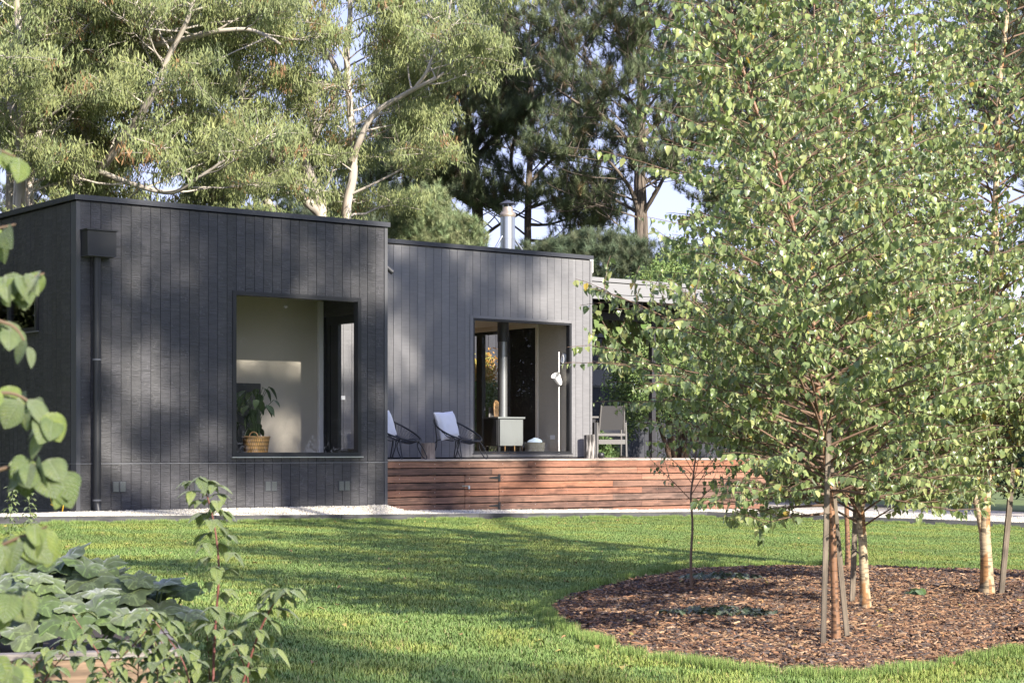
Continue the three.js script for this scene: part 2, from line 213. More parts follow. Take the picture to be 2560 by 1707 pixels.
// left side wall
const SW = [-2.9, -1.16, 2.36, 2.87];
const wallSide = wallV('side_wall', M.blackWall, -7.0, -0.162, -0.2, 3.93, 0.022, 0.15, [SW]);
{ // boards of the side wall: its own x runs back to front, its z towards the outside
  const off = [-7.0, -0.2, 0], P = { add: (m) => wallSide.add(m) }, z = 0.128 + 0.022;
  clad(P, cladA, off, -6.99, -0.17, 0.14, 0.005, 0.645, 3.925, SW, z);
  clad(P, cladA, off, -6.99, -0.17, 0.14, 0.005, 0.035, 0.622, null, z);
}
bx('corner_trim', M.trimGrey, house, 0.0005, 0.03, 0.0355, 3.9255, -0.16, -0.031); bx('flashing', M.flashing, house, -0.0055, 0.03, 0.6245, 0.6355, -7, -0.031); bx('base_strip', M.trimGrey, house, -0.0075, 0.03, -0.14, 0.0335, -7, -0.031);
function windowUnit(name, o, fw, zf, zb, axis, mullions, glassZ, sill) {   // frame of four bars and a pane; o = [a0, a1, h0, h1]
  const w = new THREE.Group(); w.name = name; house.add(w);
  const put = (n, mat, a0, a1, h0, h1, z0, z1) => axis === 'u' ? bx(n, mat, w, a0, a1, h0, h1, z0, z1) : bx(n, mat, w, z0, z1, h0, h1, a0, a1);
  put('frame', M.blackMetal, o[0], o[0] + fw, o[2], o[3], zb, zf); put('frame', M.blackMetal, o[1] - fw, o[1], o[2], o[3], zb, zf);
  put('frame', M.blackMetal, o[0] + fw, o[1] - fw, o[3] - fw, o[3], zb, zf - 0.002); put('frame', M.blackMetal, o[0] + fw, o[1] - fw, o[2], o[2] + fw, zb, zf - 0.002);
  for (const [a, b] of mullions) put('mullion', M.blackMetal, a, b, o[2] + fw, o[3] - fw, zb + 0.01, zf - 0.01);
  const gx = o[1] - o[0] - 2 * fw, gh = o[3] - o[2] - 2 * fw, p = mesh('pane', new THREE.PlaneGeometry(gx, gh), M.glass, w);
  if (axis === 'u') p.position.set((o[0] + o[1]) / 2, (o[2] + o[3]) / 2, glassZ); else { p.rotation.y = Math.PI / 2; p.position.set(glassZ, (o[2] + o[3]) / 2, (o[0] + o[1]) / 2); }
  if (sill) put('sill', sill, o[0] - 0.02, o[1] + 0.02, o[2] - 0.016, o[2] - 0.002, zb, zf + 0.025);
  return w;
}
windowUnit('window', WA, 0.055, 0.012, -0.1, 'u', [], -0.05, M.silver).userData.label = 'large square black framed picture window';
windowUnit('window', SW, 0.05, 0.03, -0.03, 'v', [[-2.16, -2.10]], 0.02, M.flashing).userData.label = 'narrow high window in the side wall';
// wall B, set back behind the deck
const wallB = wallU('deck_wall', M.blackWall, 4.70, 9.836, 0.2, 3.93, -1.78, -1.652, [WB]);
clad(wallB, cladB, [4.70, 0.2, -1.78], 4.70, 9.80, 0.15, 0.006, 0.69, 3.925, [WB[0], WB[1], WB[2], WB[3]], -1.63);
bx('corner_trim', cladB[1], house, 9.803, 9.846, 0.69, 3.926, -1.66, -1.626);
bx('parapet_capping', M.capping, house, 4.73, 9.86, 3.945, 4.008, -1.82, -1.605);
for (const [a, b, c, d] of [[WB[0], WB[0] + 0.062, WB[2], WB[3]], [WB[1] - 0.035, WB[1], WB[2], WB[3]], [WB[0] + 0.064, WB[1] - 0.037, WB[3] - 0.045, WB[3]], [WB[0] + 0.064, WB[1] - 0.037, WB[2], WB[2] + 0.045]]) bx('window_trim', cladB[2], house, a, b, c, d, -1.66, -1.622);
windowUnit('window', [WB[0] + 0.066, WB[1] - 0.039, WB[2] + 0.047, WB[3] - 0.047], 0.032, -1.632, -1.72, 'u', [], -1.68, M.capping).userData.label = 'tall dark framed window beside the deck';
// B's right hand end, with the glazed inner wall behind it
wallV('end_wall', cladB[1], -2.55, -1.785, 0.2, 3.93, 9.47, 9.836); bx('parapet_capping', M.capping, house, 9.46, 9.859, 3.9455, 4.0075, -5.5, -1.82);
const GLZ = [-4.95, -3.68, 0.72, 2.86];
wallV('inner_wall', M.blackMetal, -5.4, -2.552, 0.2, 3.93, 9.47, 9.60, [GLZ]);
windowUnit('glazed_door', GLZ, 0.05, 9.585, 9.485, 'v', [[-4.36, -4.20]], 9.53);
// A's return wall with a glass door onto the deck
wallV('return_wall', cladA[1], -1.65, -0.162, 0.2, 3.93, 4.55, 4.689, [[-1.46, -0.45, 0.70, 2.75]]);
windowUnit('glazed_door', [-1.46, -0.45, 0.70, 2.75], 0.12, 4.66, 4.58, 'v', [[-1.34, -1.14]], 4.62);
// rooms: plaster boxes with real thickness
const R1 = [0.16, 4.548, -1.52], FL = 0.66, CE = 2.99;
wallU('interior_wall', M.plaster, 0.16, 4.548, FL, CE, -1.66, -1.52); bx('interior_wall', M.plaster, house, 0.152, 0.2, FL, CE, -1.519, -0.165);
bx('ceiling', M.ceiling, house, 0.152, 4.688, CE + 0.002, CE + 0.15, -6.9, -0.163); bx('floor', M.floor, house, 0.152, 4.688, 0.4, FL - 0.002, -6.9, -0.163);
bx('door_jamb', M.white, house, 4.475, 4.546, FL, CE - 0.01, -1.518, -1.463);
wallU('back_wall', M.blackWall, 0.152, 4.689, -0.2, 3.93, -7.0, -6.9); wallV('party_wall', M.blackWall, -6.898, -1.79, 0.2, 3.93, 4.56, 4.688);
bx('roof', M.trimGrey, house, 0.155, 4.685, 3.55, 3.7, -6.895, -0.17); bx('roof', M.trimGrey, house, 4.70, 9.46, 3.55, 3.7, -5.39, -1.79);
bx('ceiling', M.ceiling, house, 4.70, 9.468, 2.93, 3.1, -5.39, -1.79); bx('floor', M.floor, house, 4.70, 9.468, 0.45, 0.70, -5.39, -1.79);
wallU('back_wall', M.plaster, 4.70, 9.60, 0.2, 3.93, -5.55, -5.402); bx('interior_wall', M.plaster, house, 4.70, 4.76, 0.702, 2.928, -5.39, -1.79);
bx('interior_wall', M.plaster, house, 9.44, 9.468, 0.702, 2.928, -2.54, -1.79); bx('skirting', M.ceiling, house, 9.40, 9.468, 2.86, 2.928, -5.39, -2.542); bx('door_jamb', M.ceiling, house, 9.42, 9.468, 0.702, 2.858, -2.60, -2.542);
bx('dark_panel', M.blackWall, house, 9.445, 9.468, 0.702, 2.858, -3.67, -2.603).userData.label = 'tall black panel behind the wood heater';
bx('power_outlet', M.white, house, 9.432, 9.4395, 0.98, 1.05, -2.22, -2.10); bx('light_switch', M.white, house, 4.90, 5.02, 1.55, 1.61, -1.629, -1.615);
// rainwater head and downpipe
{
  const d = new THREE.Group(); d.name = 'downpipe'; house.add(d);
  const g = new GB().tube([V(0.247, -0.05, 0.13), V(0.247, 0.1, 0.075), V(0.247, 0.14, 0.072), V(0.247, 1.6, 0.072), V(0.247, 3.24, 0.072)], 0.05, 20); mesh('pipe', g.geo(), M.blackMetal, d);
  for (const y of [0.16, 1.93]) mesh('pipe_collar', new GB().tube([V(0.247, y, 0.072), V(0.247, y + 0.02, 0.072)], 0.054, 20).geo(), M.flashing, d);
  bx('rain_head', M.blackMetal, d, 0.062, 0.453, 3.24, 3.55, 0.006, 0.2); bx('rain_head_lid', M.blackMetal, d, 0.048, 0.468, 3.552, 3.572, 0.006, 0.222); bx('rain_head_rim', M.trimGrey, d, 0.058, 0.457, 3.233, 3.2385, 0.006, 0.204);
}
for (const u of [0.585, 1.746, 2.806, 3.972]) {
  const v = new THREE.Group(); v.name = 'wall_vent'; house.add(v); const h = 0.40 - 0.008 * u;
  bx('vent_plate', M.capping, v, u - 0.098, u + 0.098, h - 0.132, h + 0.01, 0.002, 0.006);
  for (const s of [-1, 1]) { const g = new GB(); for (let k = 0; k < 10; k++) { const b = boxGeo(0.072, 0.006, 0.008); b.translate(u + s * 0.048, h - 0.004 - k * 0.0125, 0.009); g.add(b); } const m = mesh('louvre', g.geo(), M.galv, v); m.userData.kind = 'stuff'; }
}
{ const g = new GB().tube([V(4.705, 3.42, -0.10), V(4.80, 3.31, -0.02)], 0.038, 16); mesh('spotlight', g.geo(), M.blackMetal, house); }
bx('white_light_box', M.white, house, 9.848, 9.93, 3.74, 3.965, -1.80, -1.70);

// flue through the roof
{
  const f = thing('chimney_flue', 'galvanised round chimney flue with conical cowl above the roof', 'chimney', null, hp(8.95, 3.7, -2.75), HA);
  mesh('flue_pipe', new GB().tube([V(0, 0, 0), V(0, 0.5, 0), V(0, 1.0, 0)], 0.122, 32).geo(), M.galv, f);
  for (const y of [0.985]) mesh('flue_collar', new THREE.LatheGeometry([[0.126, 0], [0.134, 0.03], [0.134, 0.06], [0.09, 0.10], [0.085, 0.17]].map(([x, z]) => new THREE.Vector2(x, z)), 32).translate(0, y, 0), std(0.36, 0.30, 0.24, 0.5, { metalness: 0.6 }), f);
  mesh('flue_band', new GB().tube([V(0, 0.62, 0), V(0, 0.65, 0)], 0.127, 32).geo(), M.galv, f);
  const c = mesh('flue_cap', new THREE.LatheGeometry([[0.0, 0.08], [0.06, 0.065], [0.135, 0.02], [0.137, 0.012], [0.0, 0.03]].map(([x, z]) => new THREE.Vector2(x, z)), 32).translate(0, 1.19, 0), M.capping, f);
  for (let k = 0; k < 3; k++) bx('cap_strut', M.galv, f, Math.cos(k * 2.1) * 0.08 - 0.006, Math.cos(k * 2.1) * 0.08 + 0.006, 1.15, 1.215, Math.sin(k * 2.1) * 0.08 - 0.006, Math.sin(k * 2.1) * 0.08 + 0.006);
  for (const s of [-1, 1]) { const m = mesh('brace', new GB().tube([V(s * 0.12, 0.66, 0), V(s * 0.62, 0.02, 0.1)], 0.019, 8).geo(), M.galv, f); }
}

// ---------------------------------------------------------------- deck
{
  const d = thing('timber_deck', 'raised timber deck with reddish horizontal slat skirting', 'deck', null, H0, HA);
  const rows = 8, top = 0.638, p = 0.1035, bh = 0.0895, studs = []; for (let u = 4.9; u < 12.3; u += 0.615) studs.push(u);
  const L = ['tan', 'dark', 'tan', 'dark', 'mid', 'brown', 'dark', 'dark'], C = ['tan', 'dark', 'brown', 'mid', 'red', 'dark', 'brown', 'dark'], Rr = ['red', 'tan', 'mid', 'orange', 'red', 'brown', 'dark', 'grey'], E2 = ['orange', 'red', 'tan', 'brown', 'dark', 'grey', 'brown', 'mid'];
  for (let r = 0; r < rows; r++) {
    const h1 = top - r * p, h0 = h1 - bh, segs = r === 0 ? [[4.70, 7.22, 'tan'], [7.224, 10.1, 'red'], [10.104, 12.25, 'orange']] : r === 1 ? [[4.70, 6.55, 'dark'], [6.554, 9.4, 'tan'], [9.404, 12.25, 'red']]
      : [[4.70, 6.05, L[r]], [6.06, 6.675, C[r]], [6.685, r % 2 ? 8.9 : 9.5, Rr[r]], [r % 2 ? 8.904 : 9.504, 12.25, E2[r]]];
    for (const [a, b, m] of segs) { const s = bx('skirting_slat', DK[m], d, a, b, h0 + 0.002 * (br() - 0.5), h1 + 0.002 * (br() - 0.5), -0.032 + 0.002 * br(), -0.010 + 0.003 * br()); }
  }
  for (const u of studs) bx('stud', DK.mid, d, u - 0.04, u + 0.04, -0.3, 0.64, -0.09, -0.036);
  bx('back_board', M.blackWall, d, 4.70, 12.25, -0.3, 0.6, -0.6, -0.56);
  for (let k = 0; k < 17; k++) bx('deck_board', DK.deck, d, 4.70, 12.26, 0.645, 0.667, 0.012 - (k + 1) * 0.0955, 0.012 - k * 0.0955 - 0.005);
  for (let k = 17; k < 55; k++) bx('deck_board', DK.deck, d, 9.86, 12.26, 0.645, 0.667, 0.012 - (k + 1) * 0.0955, 0.012 - k * 0.0955 - 0.005);
  for (const h of [0.395, -0.018]) { bx('hinge', M.blackMetal, d, 6.66, 6.70, h - 0.055, h + 0.055, -0.004, 0.002); const g = new THREE.ExtrudeGeometry(new THREE.Shape([[0, -0.022], [0, 0.022], [-0.16, 0.006], [-0.16, -0.006]].map((q) => new THREE.Vector2(...q))), { depth: 0.004, bevelEnabled: false }); const m = mesh('hinge_strap', g, M.blackMetal, d); m.position.set(6.655, h, -0.003); }
  bx('latch', M.galv, d, 6.0, 6.1, 0.272, 0.286, -0.004, 0.006); mesh('padlock', new GB().tube([V(6.12, 0.285, 0.002), V(6.12, 0.235, 0.006)], 0.018, 10).geo(), M.galv, d);
  for (const u of studs) for (const h of [0.61, 0.4, 0.2, 0.0]) { const g = new THREE.CylinderGeometry(0.004, 0.004, 0.003, 8); g.rotateX(Math.PI / 2); const m = mesh('screw', g, M.silver, d); m.position.set(u, h - 0.01, -0.004); }
}

// ---------------------------------------------------------------- pergola right of the house
{
  const p = thing('pergola', 'flat grey pergola roof with deep fascia beam beside the house', 'pergola', null, H0, HA);
  bx('fascia_cap', M.beam, p, 9.862, 13.4, 3.60, 3.665, -1.75, -1.655); bx('fascia_board', M.beam, p, 9.862, 13.4, 3.40, 3.585, -1.75, -1.67); bx('fascia_trim', M.beam, p, 9.862, 13.4, 3.31, 3.388, -1.75, -1.655); bx('fascia_core', M.blackWall, p, 9.862, 13.39, 3.32, 3.65, -1.80, -1.752);
  for (let k = 0; k < 7; k++) bx('rafter', M.darkMetal, p, 9.95 + k * 0.55, 10.03 + k * 0.55, 3.18, 3.40, -6.2, -1.81);
  bx('roof_sheet', M.trimGrey, p, 9.862, 13.4, 3.42, 3.45, -6.2, -1.81); bx('cross_beam', M.darkMetal, p, 9.862, 13.4, 3.05, 3.178, -2.62, -2.5);
  for (const [u, v] of [[12.02, -2.56], [12.02, -5.8]]) bx('post', M.darkMetal, p, u - 0.045, u + 0.045, 0.0, 3.178, v - 0.045, v + 0.045);
}
// the dark wing of the house at the far side of the courtyard
{
  const w = thing('house_wing', 'low dark clad wing at the far side of the courtyard', 'house', null, hp(10, 0, -11), HA);
  const wm = mesh('wall', wallShape(18, 3.6, [[11.3, 12.5, 2.44, 2.92], [12.7, 14.4, 2.44, 2.92]], 0.2), M.blackWall, w); wm.position.set(-4, -0.2, 0);
  const mm = [std(0.035, 0.037, 0.045, 0.8), std(0.045, 0.047, 0.056, 0.8)];
  for (let k = 0; k < 90; k++) { const a = -4 + k * 0.2, holes = [[7.3, 8.5], [8.7, 10.4]]; const hh = holes.find(([x, y]) => a + 0.1 > x && a + 0.1 < y), z0 = 0.2, lo = 2.24, hi = 2.72; if (!hh) bx('board', mm[k % 2], w, a, a + 0.19, -0.1, 3.38, z0, z0 + 0.02); else { bx('board', mm[k % 2], w, a, a + 0.19, -0.1, lo, z0, z0 + 0.02); bx('board', mm[k % 2], w, a, a + 0.19, hi, 3.38, z0, z0 + 0.02); } }
  for (const [a, b, lo, hi] of [[7.3, 8.5, 2.24, 2.72], [8.7, 10.4, 2.24, 2.72]]) { const g = new THREE.Group(); g.name = 'window'; w.add(g); bx('frame', M.blackMetal, g, a, a + 0.06, lo, hi, 0.1, 0.24); bx('frame', M.blackMetal, g, b - 0.06, b, lo, hi, 0.1, 0.24); bx('frame', M.blackMetal, g, a + 0.06, b - 0.06, hi - 0.06, hi, 0.1, 0.238); bx('frame', M.blackMetal, g, a + 0.06, b - 0.06, lo, lo + 0.06, 0.1, 0.238); const p = mesh('pane', new THREE.PlaneGeometry(b - a - 0.12, hi - lo - 0.12), M.glass, g); p.position.set((a + b) / 2, (lo + hi) / 2, 0.18); }
  bx('roof', M.capping, w, -4.1, 14.1, 3.402, 3.5, -6, 0.26); bx('back_wall', M.blackWall, w, -4, 14, -0.2, 3.4, -6, -5.8);
}

// ---------------------------------------------------------------- things on the deck
function stringChair(label, u, v, turn) {
  const c = thing('string_chair', label, 'chair', null, hp(u, 0.667, v), HA + turn), bm = M.blackMetal;
  const rim = [], N = 48; for (let k = 0; k <= N; k++) { const a = k / N * 2 * Math.PI, x = Math.sin(a) * 0.36, t = Math.cos(a), z = t * 0.36; const y = 0.42 - t * 0.185 + 0.03 * t * t; rim.push(V(x, y, z)); }   // front (z+) low, back high
  mesh('rim', new GB().tube(rim, 0.013, 8).geo(), bm, c);
  const inner = rim.map((p) => V(p.x * 0.28, p.y * 0.28 + 0.275 * 0.72 + 0.0, p.z * 0.28 + 0.0));
  mesh('seat_ring', new GB().tube(inner, 0.009, 6).geo(), bm, c);
  const g = new GB(); for (let k = 0; k < N; k++) { const a = rim[k], b = inner[k], m = a.clone().lerp(b, 0.5); m.y -= 0.045; g.tube([a, m, b], 0.004, 5); } mesh('string_seat', g.geo(), bm, c).userData.kind = 'stuff';
  for (const [s, f] of [[-1, 1], [1, 1], [-1, -1], [1, -1]]) { const top = rim[Math.round(N * (f > 0 ? (s > 0 ? 0.12 : 0.88) : (s > 0 ? 0.36 : 0.64)))]; mesh('leg', new GB().tube(spline([s * 0.05, 0.27, f * 0.04, s * 0.2, 0.29, f * 0.2, s * 0.27, 0.19, f * 0.27, s * 0.31, 0.01, f * 0.33, s * 0.29, 0.012, f * 0.30, s * 0.26, 0.2, f * 0.2, top.x * 0.98, top.y, top.z * 0.98], 28), 0.0085, 6).geo(), bm, c); }
  return c;
}
function cushion(label, u, v, y, turn, tilt) {
  const g = new THREE.BoxGeometry(0.44, 0.44, 0.16, 14, 14, 4), P = g.attributes.position;
  for (let k = 0; k < P.count; k++) { const x = P.getX(k) / 0.22, yy = P.getY(k) / 0.22, e = (1 - Math.pow(Math.abs(x), 3)) * (1 - Math.pow(Math.abs(yy), 3)), pinch = 1 - 0.06 * (1 - Math.abs(x)) * Math.pow(Math.abs(yy), 4) - 0.06 * (1 - Math.abs(yy)) * Math.pow(Math.abs(x), 4); P.setXYZ(k, P.getX(k) * pinch + 0.01 * noise3(yy * 2, x * 2, u), P.getY(k) * pinch, P.getZ(k) * (0.12 + 0.88 * Math.sqrt(Math.max(0, e))) + 0.012 * (noise3(x * 3 + u, yy * 3, 5) - 0.5)); }
  g.computeVertexNormals(); const m = mesh(numbered('cushion'), g, M.whiteFabric, scene); m.position.copy(hp(u, y, v)); m.rotation.set(0, 0, 0); m.quaternion.copy(Q(tilt, HA + turn, 0.06)); return tag(m, label, 'cushion', null);
}
stringChair('black string chair partly hidden behind the corner of the front wall', 5.42, -0.85, 0.35);
stringChair('black string chair in full view beside the tall deck window', 6.56, -0.88, 0.25);
cushion('white square cushion cut off by the corner of the front wall', 5.29, -0.98, 1.17, 0.35, -0.30);
cushion('white square cushion on the string chair beside the deck window', 6.44, -1.0, 1.17, 0.25, -0.30);
{
  const s = thing('stump_stool', 'small weathered log stool standing between the two string chairs', 'stool', null, hp(6.10, 0.667, -1.0), 0.3);
  const m = mesh('log', new GB().tube([V(0, 0, 0), V(0.002, 0.06, 0), V(0, 0.13, 0.002), V(-0.002, 0.24, 0)], (t) => 0.108 - 0.008 * t, 22, 0.06).geo(), std(1, 1, 1, 0.95, { map: tex(128, 128, (u, v) => { const a = fbm(u, v, 14, 3, 4, 401), t = 0.45 + 0.4 * a; return [t, t * 0.9, t * 0.8]; }, true, 2, 2) }), s);
  mesh('cut_face', new THREE.CircleGeometry(0.099, 24).rotateX(-Math.PI / 2).translate(0, 0.2415, 0), DK.plankGrey, s);
  const w = thing('weathered_post', 'rough weathered timber stump with peeling bark at the right end of the deck wall', 'stump', null, hp(9.62, 0.667, -1.42), 0);
  mesh('trunk', new GB().tube([V(0, 0, 0), V(0.003, 0.1, 0), V(0, 0.22, 0), V(-0.004, 0.33, 0), V(-0.008, 0.385, 0.0)], (t) => 0.092 - 0.006 * t, 20, 0.09).geo(), std(1, 1, 1, 0.95, { map: tex(128, 256, (u, v) => { const a = fbm(u, v, 16, 3, 4, 411), t = 0.2 + 0.45 * smooth(0.3, 0.75, a); return [t, t * 0.97, t * 0.93]; }, true, 2, 2), bumpMap: tex(128, 128, (u, v) => fbm(u, v, 16, 3, 4, 411), false, 2, 2), bumpScale: 0.02 }), w);
  const k = thing('black_pot', 'small round black pot at the foot of the weathered stump', 'pot', null, hp(9.93, 0.667, -1.5), 0);
  mesh('bowl', new THREE.LatheGeometry([[0.0, 0], [0.035, 0], [0.055, 0.03], [0.056, 0.06], [0.042, 0.09], [0.034, 0.092], [0.045, 0.06], [0.0, 0.02]].map((q) => new THREE.Vector2(...q)), 24), M.blackMetal, k);
}
function diningChair(label, u, v, turn) {
  const c = thing('dining_chair', label, 'chair', 'outdoor dining chairs', hp(u, 0.667, v), HA + turn), al = M.alu;
  for (const s of [-1, 1]) { mesh('leg', new GB().tube(spline([s * 0.25, 0.64, 0.24, s * 0.255, 0.4, 0.25, s * 0.26, 0.012, 0.27], 8), 0.019, 8).geo(), al, c); mesh('leg', new GB().tube(spline([s * 0.25, 0.64, -0.24, s * 0.255, 0.4, -0.25, s * 0.26, 0.012, -0.27], 8), 0.019, 8).geo(), al, c); mesh('armrest', new GB().tube([V(s * 0.25, 0.645, 0.26), V(s * 0.25, 0.65, -0.26)], 0.021, 8).geo(), M.darkMetal, c); mesh('back_upright', new GB().tube([V(s * 0.225, 0.42, 0.22), V(s * 0.215, 0.65, 0.28), V(s * 0.205, 0.92, 0.37)], 0.016, 8).geo(), al, c); mesh('foot_rail', new GB().tube([V(s * 0.258, 0.02, 0.26), V(s * 0.258, 0.02, -0.26)], 0.014, 6).geo(), al, c); }
  const back = mesh('back_sling', boxGeo(0.41, 0.44, 0.008), M.sling, c); back.position.set(0, 0.70, 0.298); back.rotation.x = 0.31;
  const seat = mesh('seat_sling', boxGeo(0.44, 0.01, 0.44), M.sling, c); seat.position.set(0, 0.41, 0.0);
  bx('seat_rail', al, c, -0.25, 0.25, 0.385, 0.43, 0.235, 0.262); bx('seat_rail', al, c, -0.25, 0.25, 0.385, 0.43, -0.262, -0.235); bx('apron', al, c, -0.24, 0.24, 0.24, 0.32, 0.255, 0.275);
  return c;
}
diningChair('grey outdoor dining chair seen from behind on the covered deck', 11.62, -3.25, -0.65 + 0.1);
diningChair('grey outdoor dining chair at the far side of the deck table', 10.45, -4.9, 2.5);
{
  const t = thing('dining_table', 'dark outdoor dining table behind the deck chair', 'table', null, hp(10.75, 0.667, -3.7), HA);
  for (let k = 0; k < 6; k++) bx('top_slat', M.alu, t, -0.5, 0.5, 0.70, 0.73, -0.6 + k * 0.2, -0.6 + k * 0.2 + 0.19);
  bx('table_apron', M.darkMetal, t, -0.46, 0.46, 0.62, 0.698, 0.52, 0.55); bx('table_apron', M.darkMetal, t, -0.46, 0.46, 0.62, 0.698, -0.55, -0.52);
  for (const x of [-0.45, 0.45]) for (const z of [-0.53, 0.53]) bx('leg', M.darkMetal, t, x - 0.03, x + 0.03, 0, 0.619, z - 0.03, z + 0.03);
  const b = thing('barbecue', 'black hooded barbecue with small white badge against the dark wing', 'barbecue', null, hp(14.8, 0.25, -7.2), HA);
  bx('cabinet', M.blackMetal, b, -0.38, 0.38, 0.08, 0.82, -0.28, 0.28); for (const x of [-0.34, 0.34]) for (const z of [-0.24, 0.24]) bx('foot', M.blackMetal, b, x - 0.03, x + 0.03, -0.45, 0.078, z - 0.03, z + 0.03);
  const hood = new THREE.CylinderGeometry(0.28, 0.28, 0.76, 24, 1, false, 0, Math.PI); hood.rotateZ(Math.PI / 2); hood.rotateX(0); mesh('hood', hood, M.blackMetal, b).position.set(0, 0.83, 0); bx('badge', M.white, b, -0.08, 0.08, 0.62, 0.66, 0.281, 0.286); bx('side_shelf', M.blackMetal, b, -0.72, -0.385, 0.78, 0.815, -0.25, 0.25);
}
// ---------------------------------------------------------------- indoors, seen through the two windows
{
  const h = thing('wood_heater', 'dark steel wood heater with tall round flue behind the deck window', 'heater', null, hp(8.82, 0.70, -2.68), HA - 0.08);
  const steel = std(0.17, 0.185, 0.18, 0.45), dk = M.blackMetal;
  bx('firebox', dk, h, -0.26, 0.235, 0.17, 0.62, -0.22, 0.22); bx('door', steel, h, -0.235, 0.215, 0.175, 0.605, 0.222, 0.242); bx('side_panel', dk, h, -0.275, -0.262, 0.18, 0.6, -0.2, 0.2); bx('top_plate', steel, h, -0.27, 0.265, 0.622, 0.65, -0.235, 0.235);
  for (const x of [-0.22, 0.2]) for (const z of [-0.18, 0.18]) bx('leg', dk, h, x - 0.02, x + 0.02, 0, 0.168, z - 0.02, z + 0.02);
  mesh('flue_pipe', new GB().tube([V(-0.02, 0.652, 0), V(-0.02, 1.4, 0), V(-0.02, 2.05, 0)], 0.072, 28).geo(), std(0.32, 0.33, 0.33, 0.35, { metalness: 0.7 }), h); mesh('flue_shield', new GB().tube([V(-0.02, 1.90, 0), V(-0.02, 2.22, 0)], 0.095, 28).geo(), dk, h);
  const pale = woodM(0.62, 0.43, 0.22);
  for (const [x, z, a, w] of [[-0.18, 0.05, 0.3, 'leftmost'], [0.02, 0.0, 1.2, 'middle'], [0.12, 0.1, 0.8, 'rightmost']]) { const p = hp(8.82 + x, 0.74, -2.68 + z), l = mesh(numbered('firewood_log'), new GB().tube([V(-0.14, 0, 0), V(0, 0.004, 0), V(0.14, 0, 0)], 0.038, 9, 0.12).geo(), pale, scene); l.position.copy(p); l.rotation.y = a + HA; tag(l, w + ' of the split pale logs under the wood heater', 'log', 'firewood under the heater'); }
  const c = thing('rattan_chair', 'curved honey coloured rattan chair behind the wood heater', 'chair', null, hp(9.2, 0.70, -3.02), HA + 0.5), rt = woodM(0.50, 0.32, 0.14, 0.6); c.scale.set(0.75, 0.98, 0.75);
  for (const s of [-1, 1]) for (const f of [-1, 1]) mesh('leg', new GB().tube([V(s * 0.22, 0, f * 0.22), V(s * 0.19, 0.42, f * 0.19)], 0.014, 8).geo(), rt, c);
  { const g = new GB(); const pts = []; for (let k = 0; k <= 24; k++) { const a = k / 24 * Math.PI; pts.push(V(Math.cos(a) * 0.27, 0.45 + Math.sin(a) * 0.5, -0.2 - Math.sin(a) * 0.14)); } mesh('back_frame', new GB().tube(pts, 0.02, 8).geo(), rt, c); for (let k = 2; k < 23; k += 2) { const p = pts[k]; g.tube([V(p.x * 0.6, 0.44, -0.19), p], 0.008, 6); } mesh('back_cane', g.geo(), rt, c).userData.kind = 'stuff'; }
  mesh('seat', new THREE.CylinderGeometry(0.26, 0.25, 0.04, 28).translate(0, 0.43, 0), rt, c);
  const l = thing('floor_lamp', 'slim white floor lamp with two cone shades by the pale wall', 'lamp', null, hp(9.36, 0.70, -1.9), HA), wt = M.white;
  mesh('base', new THREE.CylinderGeometry(0.07, 0.072, 0.02, 28).translate(0, 0.01, 0), wt, l); mesh('pole', new GB().tube([V(0, 0.02, 0), V(0, 1.72, 0)], 0.011, 10).geo(), wt, l);
  const cone = (x0, y0, x1, y1, z) => { const a = V(x0, y0, z), b = V(x1, y1, z + 0.03); const g = new GB().tube([a, a.clone().lerp(b, 0.2), a.clone().lerp(b, 0.6), b], (t) => lerp(0.028, 0.078, Math.pow(t, 0.8)), 24, 0, false); mesh('lamp_shade', g.geo(), wt, l); };
  cone(0.0, 1.18, -0.13, 1.33, 0.04); cone(0.05, 1.53, 0.12, 1.66, 0.02); mesh('arm', new GB().tube([V(0, 1.5, 0), V(0.11, 1.5, 0.01)], 0.009, 8).geo(), wt, l);
  const b = thing('storage_basket', 'grey woven floor basket right of the wood heater', 'basket', null, hp(9.17, 0.70, -2.3), HA); mesh('body', new THREE.CylinderGeometry(0.17, 0.15, 0.23, 28, 1, true).translate(0, 0.115, 0), std(0.10, 0.10, 0.085, 0.95, { side: THREE.DoubleSide }), b); mesh('bottom', new THREE.CircleGeometry(0.148, 24).rotateX(-Math.PI / 2).translate(0, 0.004, 0), std(0.1, 0.1, 0.085, 0.95), b);
  const bl = new THREE.SphereGeometry(0.12, 20, 12); bl.scale(1.05, 0.6, 0.9); const P = bl.attributes.position; for (let k = 0; k < P.count; k++) { const s = 1 + 0.35 * (noise3(P.getX(k) * 16, P.getY(k) * 16, P.getZ(k) * 16) - 0.5); P.setXYZ(k, P.getX(k) * s, P.getY(k) * s, P.getZ(k) * s); } bl.computeVertexNormals(); const cl = mesh('folded_blanket', bl, std(0.30, 0.38, 0.46, 0.95), scene); cl.position.copy(hp(9.17, 0.93, -2.3)); tag(cl, 'pale blue cloth heaped on the floor basket', 'cloth');
  const cab = thing('dark_cabinet', 'low black cabinet behind the house plant', 'cabinet', null, hp(2.86, 0.66, -1.30), HA);
  bx('carcass', M.blackMetal, cab, -0.6, 0.42, 0.05, 1.08, -0.2, 0.2); bx('door', M.blackMetal, cab, -0.595, -0.095, 0.06, 1.07, 0.202, 0.215); bx('door', M.blackMetal, cab, -0.085, 0.415, 0.06, 1.07, 0.202, 0.215); bx('plinth', M.blackMetal, cab, -0.58, 0.4, 0, 0.048, -0.18, 0.18);
